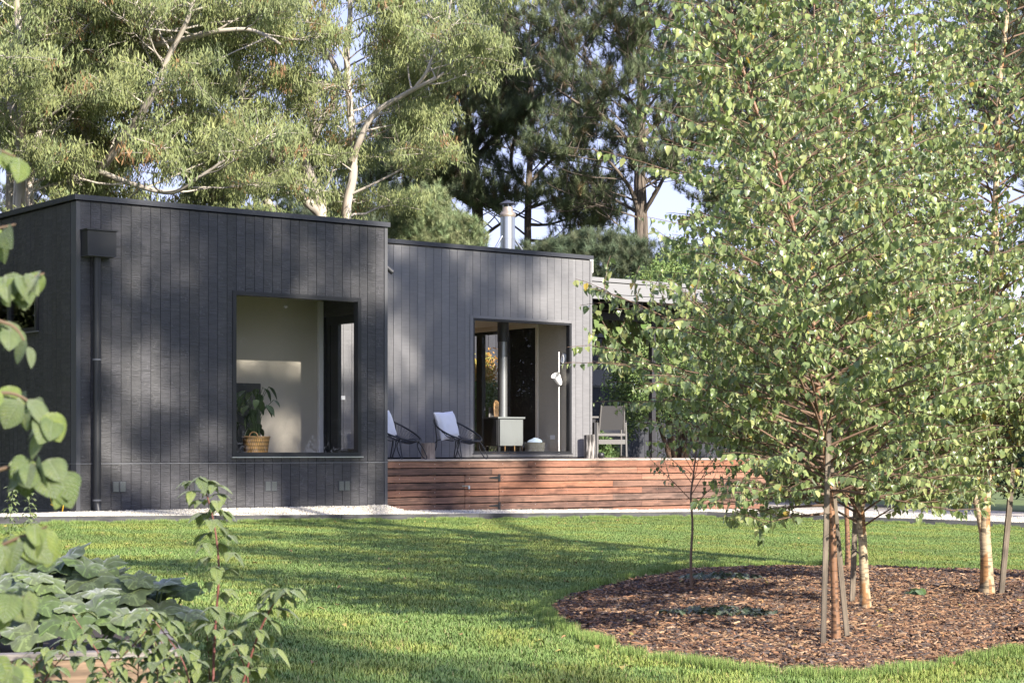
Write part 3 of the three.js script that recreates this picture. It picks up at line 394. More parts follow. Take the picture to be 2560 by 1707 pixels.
  const kb = thing('wicker_basket', 'woven cane planter basket with handles inside the square window', 'basket', null, hp(2.82, 0.66, -0.42), HA), cane = std(1, 1, 1, 0.8, { map: tex(256, 128, (u, v) => { const a = 0.5 + 0.5 * Math.sin(u * 40 * 6.283 + (Math.floor(v * 26) % 2) * 3.14), e = 0.5 + 0.5 * Math.cos(v * 26 * 6.283), n = fbm(u, v, 20, 12, 3, 421), t = 0.42 + 0.22 * a - 0.16 * e + 0.25 * (n - 0.5); return [t * 1.08, t * 0.85, t * 0.5]; }, true, 1, 1), side: THREE.DoubleSide });
  const bb = new THREE.LatheGeometry([[0.0, 0.01], [0.14, 0.01], [0.155, 0.08], [0.185, 0.30], [0.19, 0.32], [0.176, 0.315], [0.145, 0.1]].map((q) => new THREE.Vector2(...q)), 40); mesh('weave', bb, cane, kb); mesh('rim', new THREE.TorusGeometry(0.186, 0.011, 8, 40).rotateX(Math.PI / 2).translate(0, 0.32, 0), woodM(0.5, 0.33, 0.15), kb);
  for (const s of [-1, 1]) mesh('handle', new THREE.TorusGeometry(0.06, 0.008, 8, 20, Math.PI).rotateY(0.9 * s).translate(s * 0.12, 0.325, s > 0 ? -0.14 : 0.14), woodM(0.5, 0.33, 0.15), kb);
}
// hose on the side wall
{
  const g = thing('garden_hose', 'yellow and dark blue garden hose coiled on the side wall', 'hose', null, hp(-0.04, 0.64, -0.42), HA);
  const coil = (name, mat, n, rx, ry, ph) => { const pts = []; for (let k = 0; k <= n * 28; k++) { const a = k / 28 * 2 * Math.PI + ph, w = 1 + 0.07 * Math.sin(k * 0.37 + ph); pts.push(V(-0.02 - 0.05 * (k / (n * 28)) - 0.012 * Math.sin(k * 0.2), -ry + Math.cos(a) * ry * w, Math.sin(a) * rx * w)); } return mesh(name, new GB().tube(pts, 0.008, 6).geo(), mat, g); };
  coil('blue_coil', std(0.015, 0.05, 0.08, 0.5), 5, 0.14, 0.24, 0.3); coil('yellow_coil', std(0.75, 0.46, 0.03, 0.5), 2.4, 0.17, 0.27, 1.1); mesh('hose_tail', new GB().tube(spline([-0.05, -0.4, 0.18, -0.06, -0.52, 0.26, -0.05, -0.63, 0.2], 14), 0.008, 6).geo(), std(0.75, 0.46, 0.03, 0.5), g);
  bx('hanger', M.blackMetal, g, -0.1, 0.035, -0.03, 0.01, -0.06, 0.06);
}

// ---------------------------------------------------------------- trees: main stems in metres, [points, radius at the foot, radius at the tip]
const STEMS = {
  gumA: [[[-9.88,0.78,-37,-9.86,4.21,-37,-9.86,5.86,-37,-9.82,6.95,-37,-10.0,7.54,-37,-10.31,8.2,-37.5,-10.71,8.99,-38,-11.01,10.69,-38.5,-11.24,13.1,-39],0.24,0.06],[[-9.85,6.93,-37,-9.7,7.43,-36.7,-9.61,8.02,-36.2,-9.61,8.72,-36,-9.66,9.29,-36,-9.75,10.51,-36,-9.68,12.15,-36],0.17,0.04],[[-10.5,0.78,-38.5,-10.48,5.18,-38.5,-10.47,6.22,-38.5,-10.5,7.02,-38.5,-10.68,7.68,-38.5,-10.93,8.52,-38.5,-11.35,10.19,-38.5,-11.85,11.86,-38.5],0.17,0.05],[[-9.56,0.78,-36.5,-9.57,4.95,-36.5,-9.56,5.9,-36.5,-9.51,6.54,-36.5,-9.45,7.14,-36.8,-9.43,7.91,-37.5,-9.43,9.08,-38.0,-9.43,10.69,-38.5,-9.51,12.27,-38.5],0.13,0.04]],
  gumB: [[[-9.06,0.78,-38,-9.03,4.3,-38,-9.0,6.09,-38,-8.98,6.61,-38,-8.85,7.21,-38,-8.75,7.96,-38,-8.62,8.38,-38,-8.47,8.86,-38,-8.38,9.32,-38,-8.23,9.83,-38,-8.07,10.72,-38,-7.99,12.54,-38],0.26,0.07],[[-8.69,8.13,-38,-8.19,8.59,-37.7,-7.69,8.86,-37.3,-7.18,9.06,-37,-6.97,9.37,-36.8,-6.67,9.69,-36.6,-6.31,10.62,-36.4,-6.12,11.82,-36.2],0.15,0.04],[[-8.66,8.29,-38,-8.9,8.46,-38.2,-9.15,8.66,-38.5,-9.29,9.34,-38.8,-9.34,10.0,-39,-9.47,11.07,-39,-9.55,12.51,-39],0.12,0.04],[[-8.9,4.26,-37.6,-8.76,6.01,-37.6,-8.42,6.35,-37.3,-7.92,6.84,-36.9,-7.33,7.43,-36.4,-6.98,7.89,-36.1,-6.69,8.46,-35.9,-6.25,9.17,-35.6,-5.98,10.12,-35.4],0.15,0.04],[[-7.92,8.68,-37.3,-7.33,8.88,-37,-6.84,8.91,-36.7,-6.35,8.93,-36.4,-5.71,8.98,-36,-5.11,8.96,-35.8,-4.66,8.75,-35.6,-4.46,8.61,-35.5],0.085,0.03],[[-8.24,6.36,-36.9,-7.54,6.08,-36.6,-6.71,5.89,-36.4,-6.09,6.14,-36.0,-5.57,6.41,-35.7],0.075,0.03]],
  gumC: [[[-4.06,0.77,-40,-4.12,4.48,-40,-4.15,5.9,-40,-4.38,6.13,-40,-4.59,6.37,-40,-4.88,6.82,-40,-5.18,7.16,-39.6,-5.52,7.64,-39.2,-5.72,8.33,-38.8,-5.76,9.19,-38.5,-5.66,10.16,-38.4,-5.74,11.41,-38.4],0.18,0.04],[[-4.13,5.7,-40,-4.19,6.27,-40,-4.41,6.82,-40,-4.51,7.13,-40,-4.27,7.73,-40.2,-3.96,8.29,-40.4,-3.86,8.74,-40.5,-3.89,9.23,-40.5,-4.23,9.69,-40.4,-4.45,10.09,-40.3,-4.71,10.95,-40.2,-4.86,12.29,-40],0.16,0.04],[[-3.51,0.77,-39.5,-3.53,4.44,-39.5,-3.54,6.05,-39.5,-3.41,6.67,-39.5,-3.42,7.52,-39.5,-3.49,8.29,-39.5,-3.54,9.34,-39.5,-3.47,10.11,-39.5,-3.51,11.29,-39.5,-3.42,13.0,-39.5],0.15,0.045],[[-3.42,6.97,-39.3,-2.96,7.86,-39.0,-2.3,8.24,-38.7,-1.82,8.43,-38.4,-1.58,8.52,-38.3,-1.41,8.62,-38.2],0.085,0.03],[[-2.0,8.39,-38.5,-1.78,8.64,-38.3,-1.67,8.93,-38.3,-1.51,9.36,-38.2,-1.32,9.68,-38.1,-1.24,10.23,-38.0],0.05,0.02],[[-5.07,0.77,-40.3,-5.15,5.74,-40.3,-5.59,6.52,-40.3,-6.2,6.87,-40.3,-6.69,7.71,-40.6,-6.9,8.8,-40.8,-6.74,9.89,-40.9,-6.38,11.13,-40.9,-6.38,12.37,-40.9],0.13,0.04]],
  pineA: [[[-0.84,0.77,-52,-0.9,4.46,-52,-0.95,6.49,-52,-0.99,7.84,-52,-1.06,8.74,-52,-1.1,9.42,-52,-1.35,10.66,-52,-1.47,11.56,-52,-1.63,12.58,-52,-1.69,13.82,-52,-1.71,15.73,-52],0.28,0.05],[[-1.08,9.31,-52,-1.46,10.04,-51.7,-1.69,10.77,-51.4,-1.89,11.62,-51.2,-1.99,12.57,-51],0.12,0.03],[[-1.08,9.2,-52,-0.78,9.8,-51.6,-0.5,10.51,-51.2,-0.33,11.47,-51,-0.2,12.53,-50.8,-0.13,13.63,-50.8],0.13,0.03],[[-1.05,8.97,-52,-0.57,9.62,-52.5,0.12,10.51,-53,0.58,11.51,-53.4,0.81,12.36,-53.6],0.11,0.03],[[-1.01,8.52,-52,-1.56,8.54,-51.4,-2.1,9.37,-51,-2.53,9.87,-50.7,-2.95,10.14,-50.4],0.1,0.03],[[-0.97,7.84,-52,-1.44,8.07,-51.2,-1.98,9.21,-50.7,-2.19,10.36,-50.4],0.1,0.03],[[0.44,0.77,-51,0.42,5.5,-51,0.46,8.04,-51,0.53,9.37,-51,0.57,10.58,-51,0.44,11.69,-51,0.55,12.79,-51],0.16,0.04],[[0.44,8.04,-51,0.0,8.59,-51,0.11,9.59,-51,0.33,10.36,-51,0.55,11.02,-51],0.08,0.03],[[0.46,8.15,-51,1.1,8.81,-51,1.66,9.04,-51,2.21,9.59,-51],0.07,0.02],[[0.44,7.49,-51,1.1,7.71,-51,1.88,8.04,-51,2.43,8.37,-51],0.07,0.02],[[0.42,7.04,-51,0.99,7.04,-51,1.77,7.27,-51,2.21,7.38,-51],0.06,0.02],[[0.44,6.6,-51,1.1,6.6,-51,1.88,6.88,-51,2.65,7.04,-51],0.06,0.02],[[-0.95,7.17,-52,-1.59,7.46,-52.5,-2.41,7.98,-53,-3.24,8.27,-53.4],0.08,0.02],[[-0.95,6.72,-52,-0.34,7.11,-51.5,0.11,7.27,-51,0.77,7.65,-50.6],0.07,0.02],[[-0.97,7.62,-52,-1.78,7.99,-51.4,-2.75,8.34,-50.8,-3.39,8.5,-50.4],0.08,0.02],[[-0.95,6.94,-52,-1.67,6.75,-51.3,-2.42,6.75,-50.8],0.06,0.02]],
  pineB: [[[3.34,0.77,-47,3.32,4.11,-47,3.3,6.55,-47,3.26,7.78,-47,3.28,9.0,-47,3.3,9.81,-47,3.26,10.83,-47,3.34,11.85,-47,3.26,13.28,-47,3.3,14.91,-47],0.27,0.05],[[3.26,6.76,-47,3.04,7.33,-46.7,2.75,7.66,-46.2,2.38,8.0,-45.8,1.99,8.23,-45.4],0.09,0.025],[[3.22,6.86,-47,2.68,7.23,-47.5,2.29,7.51,-48,1.68,7.67,-48.4],0.06,0.02],[[3.28,9.2,-47,2.98,9.79,-47.4,2.59,10.18,-47.8,2.09,10.78,-48.2,1.58,11.39,-48.6],0.1,0.03],[[3.26,8.19,-47,2.82,8.69,-46.4,2.29,9.12,-46,1.68,9.37,-45.7,1.08,9.71,-45.4],0.1,0.03],[[3.3,9.71,-47,3.63,10.12,-46.5,3.79,10.82,-46,3.95,11.72,-45.6],0.09,0.03],[[3.28,10.22,-47,2.92,10.83,-46.5,2.6,11.44,-46.1,2.38,12.27,-45.8],0.08,0.03],[[3.32,8.8,-47,3.82,9.31,-47.6,4.37,10.01,-48,5.03,10.48,-48.3],0.1,0.03],[[3.3,6.76,-47,3.64,7.31,-46.6,3.9,7.76,-46.2,4.37,8.2,-45.8],0.09,0.03],[[3.3,7.57,-47,3.94,8.0,-47.8,4.62,8.2,-48.4,5.42,8.71,-49],0.08,0.03]],
  pineC: [[[7.37,0.77,-50,7.32,5.41,-50,7.26,8.12,-50,7.32,9.74,-50,7.21,11.37,-50,7.26,12.99,-50,7.21,15.16,-50],0.26,0.05]],
  b1: [1.772,-0.237,-10.07,1.763,0.025,-10.07,1.744,0.477,-10.07,1.707,0.796,-10.07,1.672,1.073,-10.07,1.674,1.372,-10.07,1.611,1.618,-10.07,1.534,2.033,-10.07,1.436,2.393,-10.07,1.283,2.808,-10.07,1.211,3.124,-10.07,1.179,3.495,-10.07],
  b2: [2.272,-0.241,-11.83,2.261,-0.008,-11.83,2.249,0.251,-11.83,2.231,0.505,-11.83,2.236,0.736,-11.83,2.179,0.967,-11.83,2.192,1.377,-11.83,2.128,1.89,-11.83,2.154,2.402,-11.83,2.102,2.915,-11.83,2.09,3.428,-11.83,2.082,3.992,-11.83],
  b2limb: [2.236,0.659,-11.83,2.256,0.713,-11.83,2.331,0.805,-11.78,2.405,0.909,-11.73,2.449,1.028,-11.71,2.477,1.14,-11.71,2.489,1.372,-11.73,2.551,1.736,-11.83,2.611,2.261,-11.93,2.586,2.804,-11.93,2.611,3.45,-11.93],
  b3: [3.451,-0.261,-13.38,3.445,0.003,-13.38,3.433,0.206,-13.38,3.445,0.583,-13.38,3.468,0.93,-13.38,3.491,1.162,-13.38,3.503,1.568,-13.38,3.515,2.032,-13.38,3.509,2.438,-13.38,3.52,2.902,-13.38,3.538,3.424,-13.38,3.596,4.004,-13.38,3.607,4.468,-13.38],
  b3limb: [3.428,0.148,-13.38,3.393,0.322,-13.38,3.352,0.496,-13.38,3.306,0.699,-13.38,3.209,0.843,-13.28,3.154,0.986,-13.23,3.114,1.214,-13.18,3.142,1.557,-13.18,3.171,2.071,-13.18],
  sap: [1.293,-0.212,-13.26,1.287,0.01,-13.26,1.299,0.268,-13.26,1.287,0.47,-13.26,1.308,0.642,-13.26,1.328,0.814,-13.26,1.351,0.987,-13.26,1.356,1.13,-13.26],
  b5: [2.384,-0.232,-13.8,2.393,-0.022,-13.8,2.387,0.277,-13.8,2.369,0.636,-13.8,2.393,1.024,-13.8,2.333,1.533,-13.8,2.303,2.071,-13.8,2.318,2.669,-13.8,2.273,3.417,-13.8,2.261,4.344,-13.8],
  b6: [2.945,-0.235,-16.14,2.938,0.048,-16.14,2.931,0.328,-16.14,2.956,0.713,-16.14,2.938,1.237,-16.14,3.043,1.937,-16.14,3.148,2.636,-16.14,3.218,3.511,-16.14,3.246,4.211,-16.14,3.26,4.665,-16.14],
};
const yAxis = V(0, 1, 0);
function wander(r, start, dir, len, n, bend, lift) {       // a crooked branch as points
  const pts = [start.clone()], d = dir.clone().normalize(), st = len / n;
  for (let k = 0; k < n; k++) { d.x += (r() - 0.5) * bend; d.y += (r() - 0.5) * bend + lift; d.z += (r() - 0.5) * bend; d.normalize(); pts.push(pts[k].clone().addScaledVector(d, st)); }
  return pts;
}
function sideways(r, t, up, side) { const a = r() * 6.283, v = V(Math.cos(a), 0, Math.sin(a)); if (side) v.addScaledVector(side, 1).normalize(); v.addScaledVector(t, -v.dot(t) * 0.5).normalize(); return v.multiplyScalar(1).addScaledVector(t, up).addScaledVector(yAxis, up * 0.5).normalize(); }
// leaf shapes: y runs from the stalk (0) to the tip (-1)
function leafGeo(width, fold, droop, n = 4, shape = (t) => Math.sin(Math.PI * Math.pow(t, 0.62)), jag = 0) {
  const g = new GB();
  for (let k = 0; k <= n; k++) { const t = k / n, w = width / 2 * (k === 0 ? 0.06 : k === n ? 0.0 : shape(t) * (1 + (jag ? jag * (k % 2 ? 1 : -1) : 0))), y = -t, z = -droop * t * t; for (const s of [-1, 0, 1]) g.vert(s * w, y, z + Math.abs(s) * w * fold, s * -fold * 0.5, 0.1, 1, s * 0.5 + 0.5, t); }
  for (let k = 0; k < n; k++) for (const s of [0, 1]) { const a = k * 3 + s, b = a + 3; g.i.push(a, b, a + 1, a + 1, b, b + 1); }
  const q = g.geo(); q.computeVertexNormals(); return q;
}
const gumCluster = (seed) => { const r = rng(seed), parts = []; for (let k = 0; k < 28; k++) { const l = leafGeo(0.18, 0.15, 0.25 * r(), 3, (t) => Math.sin(Math.PI * Math.pow(t, 0.75))), s = 0.075 + 0.07 * r(); l.applyMatrix4(Mx(V((r() - 0.5) * 0.30, (r() - 0.35) * 0.26, (r() - 0.5) * 0.30), Q((r() - 0.5) * 1.1, r() * 6.283, (r() - 0.5) * 1.1), V(s, s, s))); parts.push(l); } return mergeGeometries(parts); };
const pineTuft = (seed) => { const r = rng(seed), g = new GB(); for (let k = 0; k < 60; k++) { const a = r() * 6.283, e = r() * 1.35 - 0.1, d = V(Math.cos(a) * Math.cos(e), Math.sin(e), Math.sin(a) * Math.cos(e)), l = 0.12 + 0.09 * r(), o = V(0, (r() - 0.5) * 0.12, 0), s = V(-Math.sin(a), 0.3 * (r() - 0.5), Math.cos(a)).multiplyScalar(0.0042), t = o.clone().addScaledVector(d, l); t.y -= 0.02 * r(); const nn = V().crossVectors(s, d).normalize(); const b = g.p.length / 3; for (const p of [o.clone().add(s), o.clone().sub(s), t]) g.vert(p.x, p.y, p.z, nn.x, nn.y, nn.z); g.i.push(b, b + 2, b + 1); } return g.geo(); };
const GUMC = [gumCluster(11), gumCluster(12), gumCluster(13)], PINET = [pineTuft(21), pineTuft(22)];
const gumLeaf = leafM(1, 1, 1, { clearcoat: 0.25, transmission: 0.3 }), pineLeaf = std(1, 1, 1, 0.8, { side: THREE.DoubleSide });
const gumTone = (r) => { const k = 0.75 + 0.5 * r(), y = r(); return y > 0.96 ? lin(0.30 * k, 0.17 * k, 0.07 * k) : lin((0.20 + 0.10 * y) * k, (0.25 + 0.075 * y) * k, (0.095 + 0.02 * y) * k); };
const pineTone = (r) => { const k = 0.6 + 0.6 * r(), y = r(); return y > 0.93 ? lin(0.15 * k, 0.11 * k, 0.05 * k) : lin((0.15 + 0.06 * y) * k, (0.195 + 0.05 * y) * k, (0.10 + 0.02 * y) * k); };
function makeTree(o) {                                       // stems + grown branches + foliage, all under one tree
  const r = rng(o.seed), base = V(o.stems[0][0][0], 0, o.stems[0][0][2]); base.y = gy(base.x, base.z);
  const t = thing(o.name, o.label, 'tree', o.group, base), br2 = new GB(), leaves = [[], [], []], tone = o.pine ? pineTone : gumTone;
  const mains = o.clear ? o.stems.slice(0, 4).flatMap(([f]) => spline(f, 60)) : [];
  const put = (p, s) => { if (o.clear && r() < 0.6 && mains.some((q) => Math.abs(q.y - p.y) < 0.2 && Math.abs(q.x - p.x) < 0.26 && p.z > q.z)) return; const k = Math.floor(r() * (o.pine ? 2 : 3)); const ti = o.pine ? 0.5 : 0.35; leaves[k].push({ m: Mx(p.clone().sub(base), Q((r() - 0.5) * ti * 2, r() * 6.283, (r() - 0.5) * ti * 2), s * (0.75 + 0.6 * r())), c: tone(r) }); };
  o.stems.forEach(([flat, r0, r1], si) => {
    const f = flat.slice(); if (f[1] < 0.9) f[1] = base.y - 0.1;
    const n = Math.max(16, flat.length * 3), pts = spline(f, n), rad = (k) => (o.pine ? 0.82 : 0.86) * lerp(r0, r1, Math.pow(k, 0.8)) * (k < 0.03 && f[1] < 0.9 ? 1.3 : 1);
    mesh(si ? 'limb' : 'trunk', new GB().tube(pts.map((p) => p.clone().sub(base)), rad, 12, 0.09).geo(), o.bark, t);
    const from = o.from ?? 0.25, len0 = pts.reduce((a, p, k) => k ? a + p.distanceTo(pts[k - 1]) : 0, 0), count = Math.round(len0 * o.per * (f[1] < 0.9 ? 0.8 : 1));
    for (let b = 0; b < count; b++) {
      const k = f[1] < 0.9 ? lerp(o.low ?? 0.4, 1, Math.pow(b / count, 0.9)) : lerp(from, 1, (b + r()) / count), i = Math.min(pts.length - 2, Math.floor(k * (pts.length - 1))), p = pts[i], tan = V().subVectors(pts[i + 1], p).normalize();
      if (p.y < (o.minY ?? 4.2)) continue;
      const L = o.len * (0.55 + 0.75 * r()) * (1 - 0.35 * k), dir = sideways(r, tan, o.up ?? 0.45); if (o.clear && dir.z > 0.15 && r() < o.clear) continue; const one = wander(r, p, dir, L, 7, o.bend, o.lift), ra = Math.min(rad(k) * 0.5, 0.008 + L * 0.009);
      br2.tube(one.map((q) => q.clone().sub(base)), (s) => lerp(ra, 0.007, s), 6, 0, false);
      const subs = Math.round(L * o.subs);
      for (let s = 0; s < subs; s++) {
        const ks = lerp(o.subFrom ?? 0.3, 1, (s + r()) / subs), ii = Math.min(6, Math.floor(ks * 7)), q = one[ii].clone().lerp(one[ii + 1], ks * 7 - ii > 1 ? 1 : clamp(ks * 7 - ii)), tg = V().subVectors(one[ii + 1], one[ii]).normalize();
        const sl = o.subLen * (0.5 + r()), two = wander(r, q, sideways(r, tg, o.subUp ?? 0.6), sl, 4, o.bend * 1.2, o.subLift ?? o.lift);
        br2.tube(two.map((x) => x.clone().sub(base)), (x) => lerp(0.011, 0.004, x), 4, 0, false);
        if (r() < (o.bare ?? 0)) continue;
        for (let c = 0; c < o.tufts; c++) { const kk = lerp(0.25, 1, (c + r()) / o.tufts) * 4, j = Math.min(3, Math.floor(kk)), pp = two[j].clone().lerp(two[j + 1], kk - j); pp.x += (r() - 0.5) * o.spread; pp.y += (r() - 0.5) * o.spread; pp.z += (r() - 0.5) * o.spread; put(pp, o.size); }
      }
    }
  });
  mesh('branches', br2.geo(), o.bark, t).userData.kind = 'stuff';
  const G = o.pine ? PINET : GUMC; let total = 0;
  G.forEach((g, k) => { if (leaves[k].length) { instanced('crown', g, o.pine ? pineLeaf : gumLeaf, leaves[k], t); total += leaves[k].length; } });
  console.log(o.name, 'foliage', total);
  return t;
}
const GUM = { name: 'gum_tree', bark: gumBark, per: 2.6, len: 2.7, up: 0.35, bend: 0.45, lift: 0.02, subs: 6.5, subLen: 0.75, subUp: 0.5, subLift: -0.05, subFrom: 0.45, tufts: 5, spread: 0.26, size: 1.0, group: null, minY: 3.7, low: 0.2, from: 0.1 };
makeTree({ ...GUM, seed: 31, clear: 0.6, per: 3.6, stems: STEMS.gumA, label: 'pale barked gum tree at the left edge behind the house' });
const gumB = makeTree({ ...GUM, seed: 32, clear: 0.6, per: 3.7, stems: STEMS.gumB, label: 'large forked gum tree above the left corner of the roof' });
makeTree({ ...GUM, seed: 33, clear: 0.55, per: 3.0, len: 2.3, stems: STEMS.gumC, label: 'gum tree with leaning twin stems above the right end of the front wall' });
const PINE = { name: 'pine_tree', pine: true, bark: pineBark, per: 2.5, len: 2.4, up: 0.3, bend: 0.35, lift: 0.03, subs: 6.5, subLen: 0.85, subUp: 0.7, subLift: 0.05, tufts: 6, spread: 0.2, size: 1.15, subFrom: 0.35, low: 0.2, from: 0.2, minY: 2.6, bare: 0.12 };
makeTree({ ...PINE, seed: 41, stems: STEMS.pineA, label: 'broad dark pine with fanning limbs behind the chimney flue' });
const pineB = makeTree({ ...PINE, seed: 42, stems: STEMS.pineB, bare: 0.4, label: 'tall open pine with thick bare trunk right of the flue' });
{
  const pc = makeTree({ ...PINE, seed: 43, stems: STEMS.pineC, per: 7, len: 3.4, label: 'dark pine hidden behind the front birch' });
  const add = (src, name, label, x, z, ry, s) => { const c = src.clone(); c.name = numbered(name); c.position.set(x, gy(x, z), z); c.rotation.y = ry; c.scale.setScalar(s); scene.add(c); tag(c, label, 'tree'); return c; };
  add(pc, 'pine_tree', 'dark pine behind the right hand birch', 13.5, -46, 1.3, 1.05);
  add(pc, 'pine_tree', 'far dark pine between the gums and the chimney', -4.6, -66, 0.7, 0.72);
  add(pc, 'pine_tree', 'far dark pine behind the left gum trees', -15.5, -62, 2.9, 0.8);
  add(pc, 'pine_tree', 'far dark pine behind the middle gum', -10.5, -70, 4.4, 0.75);
  // the tall trees outside the picture on the right and behind, which shade the front wall and stand in its window
  makeTree({ ...GUM, seed: 34, minY: 13.4, low: 0.5, len: 2.4, per: 4.2, stems: [[[13.4, 0, -3.7, 13.3, 6, -3.6, 13.6, 11, -3.8, 13.4, 15, -3.6, 13.7, 19, -3.7], 0.3, 0.06], [[13.5, 11, -3.8, 12.0, 13, -2.7, 10.9, 14.8, -1.8, 10.2, 17, -1.2], 0.12, 0.04], [[13.5, 10.6, -3.8, 15, 12.4, -5.0, 16.3, 13.6, -6.0, 17.3, 15.8, -6.8], 0.12, 0.04], [[13.6, 12.5, -3.8, 15.2, 14.6, -5.1, 16.2, 16.8, -5.9, 16.8, 18.6, -6.3], 0.1, 0.04]], label: 'tall gum tree outside the picture on the right, shading the front wall' });
  makeTree({ ...GUM, seed: 35, minY: 4.0, low: 0.5, len: 1.5, per: 3.6, stems: [[[6.0, 0, 0.7, 5.9, 2.5, 0.7, 6.05, 5, 0.8, 5.9, 7.6, 0.6], 0.12, 0.03]], label: 'small gum tree behind the camera, shading the near lawn' });
  add(gumB, 'gum_tree', 'gum tree far outside the picture on the right', 24, -14, 0.4, 1.1);
  add(gumB, 'gum_tree', 'second gum tree far outside the picture on the right', 20, -24, 4.0, 1.15);
  add(gumB, 'gum_tree', 'gum tree outside the picture on the left', -19, -20, 3.1, 1.0);
}
// shrubs and hedges: leaf clusters through the outer part of a lumpy body
const smallLeafCluster = (seed, n, w, len, spr) => { const r = rng(seed), parts = []; for (let k = 0; k < n; k++) { const l = leafGeo(w, 0.2, 0.2, 2), s = len * (0.7 + 0.6 * r()); l.applyMatrix4(Mx(V((r() - 0.5) * spr, (r() - 0.5) * spr, (r() - 0.5) * spr), Q((r() - 0.5) * 2.4, r() * 6.283, (r() - 0.5) * 2.4), s)); parts.push(l); } return mergeGeometries(parts); };
const SHR = [smallLeafCluster(51, 22, 0.5, 0.06, 0.24), smallLeafCluster(52, 22, 0.5, 0.06, 0.24)];
const shrubLeaf = std(1, 1, 1, 0.7, { side: THREE.DoubleSide });
function shrub(name, label, cat, x, z, y0, rx, ry, rz, n, tone, seed, o = {}) {
  const r = rng(seed), t = thing(name, label, cat, o.group, V(x, y0, z)), L = [[], []], c = V(0, ry * (o.low ?? 0.9), 0), g = new GB();
  for (let k = 0; k < n; k++) {
    const a = r() * 6.283, e = Math.asin(r() * 1.7 - 0.7), d = V(Math.cos(a) * Math.cos(e), Math.sin(e), Math.sin(a) * Math.cos(e)), lump = 0.72 + 0.55 * noise3(d.x * 2.2 + seed, d.y * 2.2, d.z * 2.2) , q = Math.pow(0.25 + 0.75 * r(), 0.45) * lump, p = V(d.x * rx * q, d.y * ry * q, d.z * rz * q).add(c);
    if (p.y < 0.02) continue; const b = tone(r); L[k % 2].push({ m: Mx(p, Q((r() - 0.5) * 1.6, r() * 6.283, (r() - 0.5) * 1.6), (o.size ?? 1) * (0.7 + 0.6 * r())), c: b });
  }
  for (let k = 0; k < 9; k++) { const a = r() * 6.283; g.tube(wander(r, V(0, 0, 0), V(Math.cos(a) * 0.6, 1 + (o.low ?? 0.9), Math.sin(a) * 0.6), Math.max(ry * 1.5, c.y + ry * 0.3), 5, 0.3, 0), (s) => lerp(0.03 * Math.max(0.4, ry), 0.006, s), 6, 0, false); }
  mesh('stems', g.geo(), twigM, t).userData.kind = 'stuff';
  (o.pine ? PINET : o.geo ? o.geo.slice(0, 2) : SHR).forEach((q, k) => instanced('foliage', q, o.pine ? pineLeaf : o.mat ?? shrubLeaf, L[k], t)); return t;
}
const toneF = (r0, g0, b0, v = 0.5) => (r) => { const k = 1 - v / 2 + v * r(); return lin(r0 * k * (0.85 + 0.3 * r()), g0 * k, b0 * k); };
shrub('young_pine', 'rounded bushy young pine left of the chimney flue', 'tree', -1.75, -42, 0, 1.3, 1.9, 1.25, 5600, toneF(0.22, 0.27, 0.13), 61, { pine: true, low: 2.55, size: 0.8 });
shrub('young_pine', 'dark bushy pine behind the end of the front wall', 'tree', -4.7, -47, 0, 1.9, 2.4, 1.6, 4600, toneF(0.09, 0.12, 0.07), 62, { pine: true, low: 2.15, size: 1.0 });
shrub('young_pine', 'low dark pine right of the chimney flue', 'tree', 1.9, -45, 0, 2.2, 1.7, 1.6, 4600, toneF(0.10, 0.13, 0.07), 63, { pine: true, low: 2.75, size: 1.0 });
shrub('green_tree', 'bright green leafy tree rising behind the pergola roof', 'tree', 3.6, -40, 0, 1.5, 2.5, 1.4, 4200, toneF(0.15, 0.22, 0.06), 64, { low: 1.15 });
shrub('green_shrub', 'clipped green shrub at the back of the covered deck', 'shrub', ...(() => { const p = hp(13.6, 0, -6.2); return [p.x, p.z]; })(), 0, 0.62, 0.62, 0.55, 1700, toneF(0.10, 0.16, 0.045), 65, { low: 1.0, size: 0.8 });
shrub('green_shrub', 'green shrub filling the courtyard behind the glass doors', 'shrub', ...(() => { const p = hp(11.7, 0, -7.2); return [p.x, p.z]; })(), 0, 1.0, 1.1, 0.8, 2400, toneF(0.11, 0.17, 0.045), 66, { low: 0.95 });
shrub('autumn_shrub', 'orange and yellow leaved shrub in the courtyard', 'shrub', ...(() => { const p = hp(12.35, 0, -8.2); return [p.x, p.z]; })(), 0.2, 0.5, 1.2, 0.5, 1000, (r) => r() > 0.5 ? lin(0.5, 0.25, 0.04) : lin(0.33, 0.30, 0.06), 67, { low: 1.0 });
[[-12.6, -24.5, 'behind the side window'], [-13, -19.5, 'nearer the camera'], [-13.5, -30, 'farther back']].forEach(([x, z, w], k) => shrub('windbreak_shrub', 'tall dense shrub outside the picture on the left, ' + w, 'shrub', x, z, -0.3, 3.2, 5.2, 3, 3400, toneF(0.10, 0.12, 0.04), 86 + k, { size: 2.0 }));
shrub('windbreak_shrub', 'tall dense windbreak shrub outside the picture on the right', 'shrub', 27, -13, -0.5, 6, 4.5, 3, 3000, toneF(0.08, 0.11, 0.04), 81, { size: 2.6 }); shrub('windbreak_shrub', 'second windbreak shrub outside the picture on the right', 'shrub', 25, -22, -0.5, 5, 4.5, 4, 3000, toneF(0.08, 0.11, 0.04), 82, { size: 2.6 }); shrub('windbreak_shrub', 'third windbreak shrub outside the picture on the right', 'shrub', 30, -5, -0.5, 6, 4.5, 4, 2600, toneF(0.08, 0.11, 0.04), 83, { size: 2.6 });
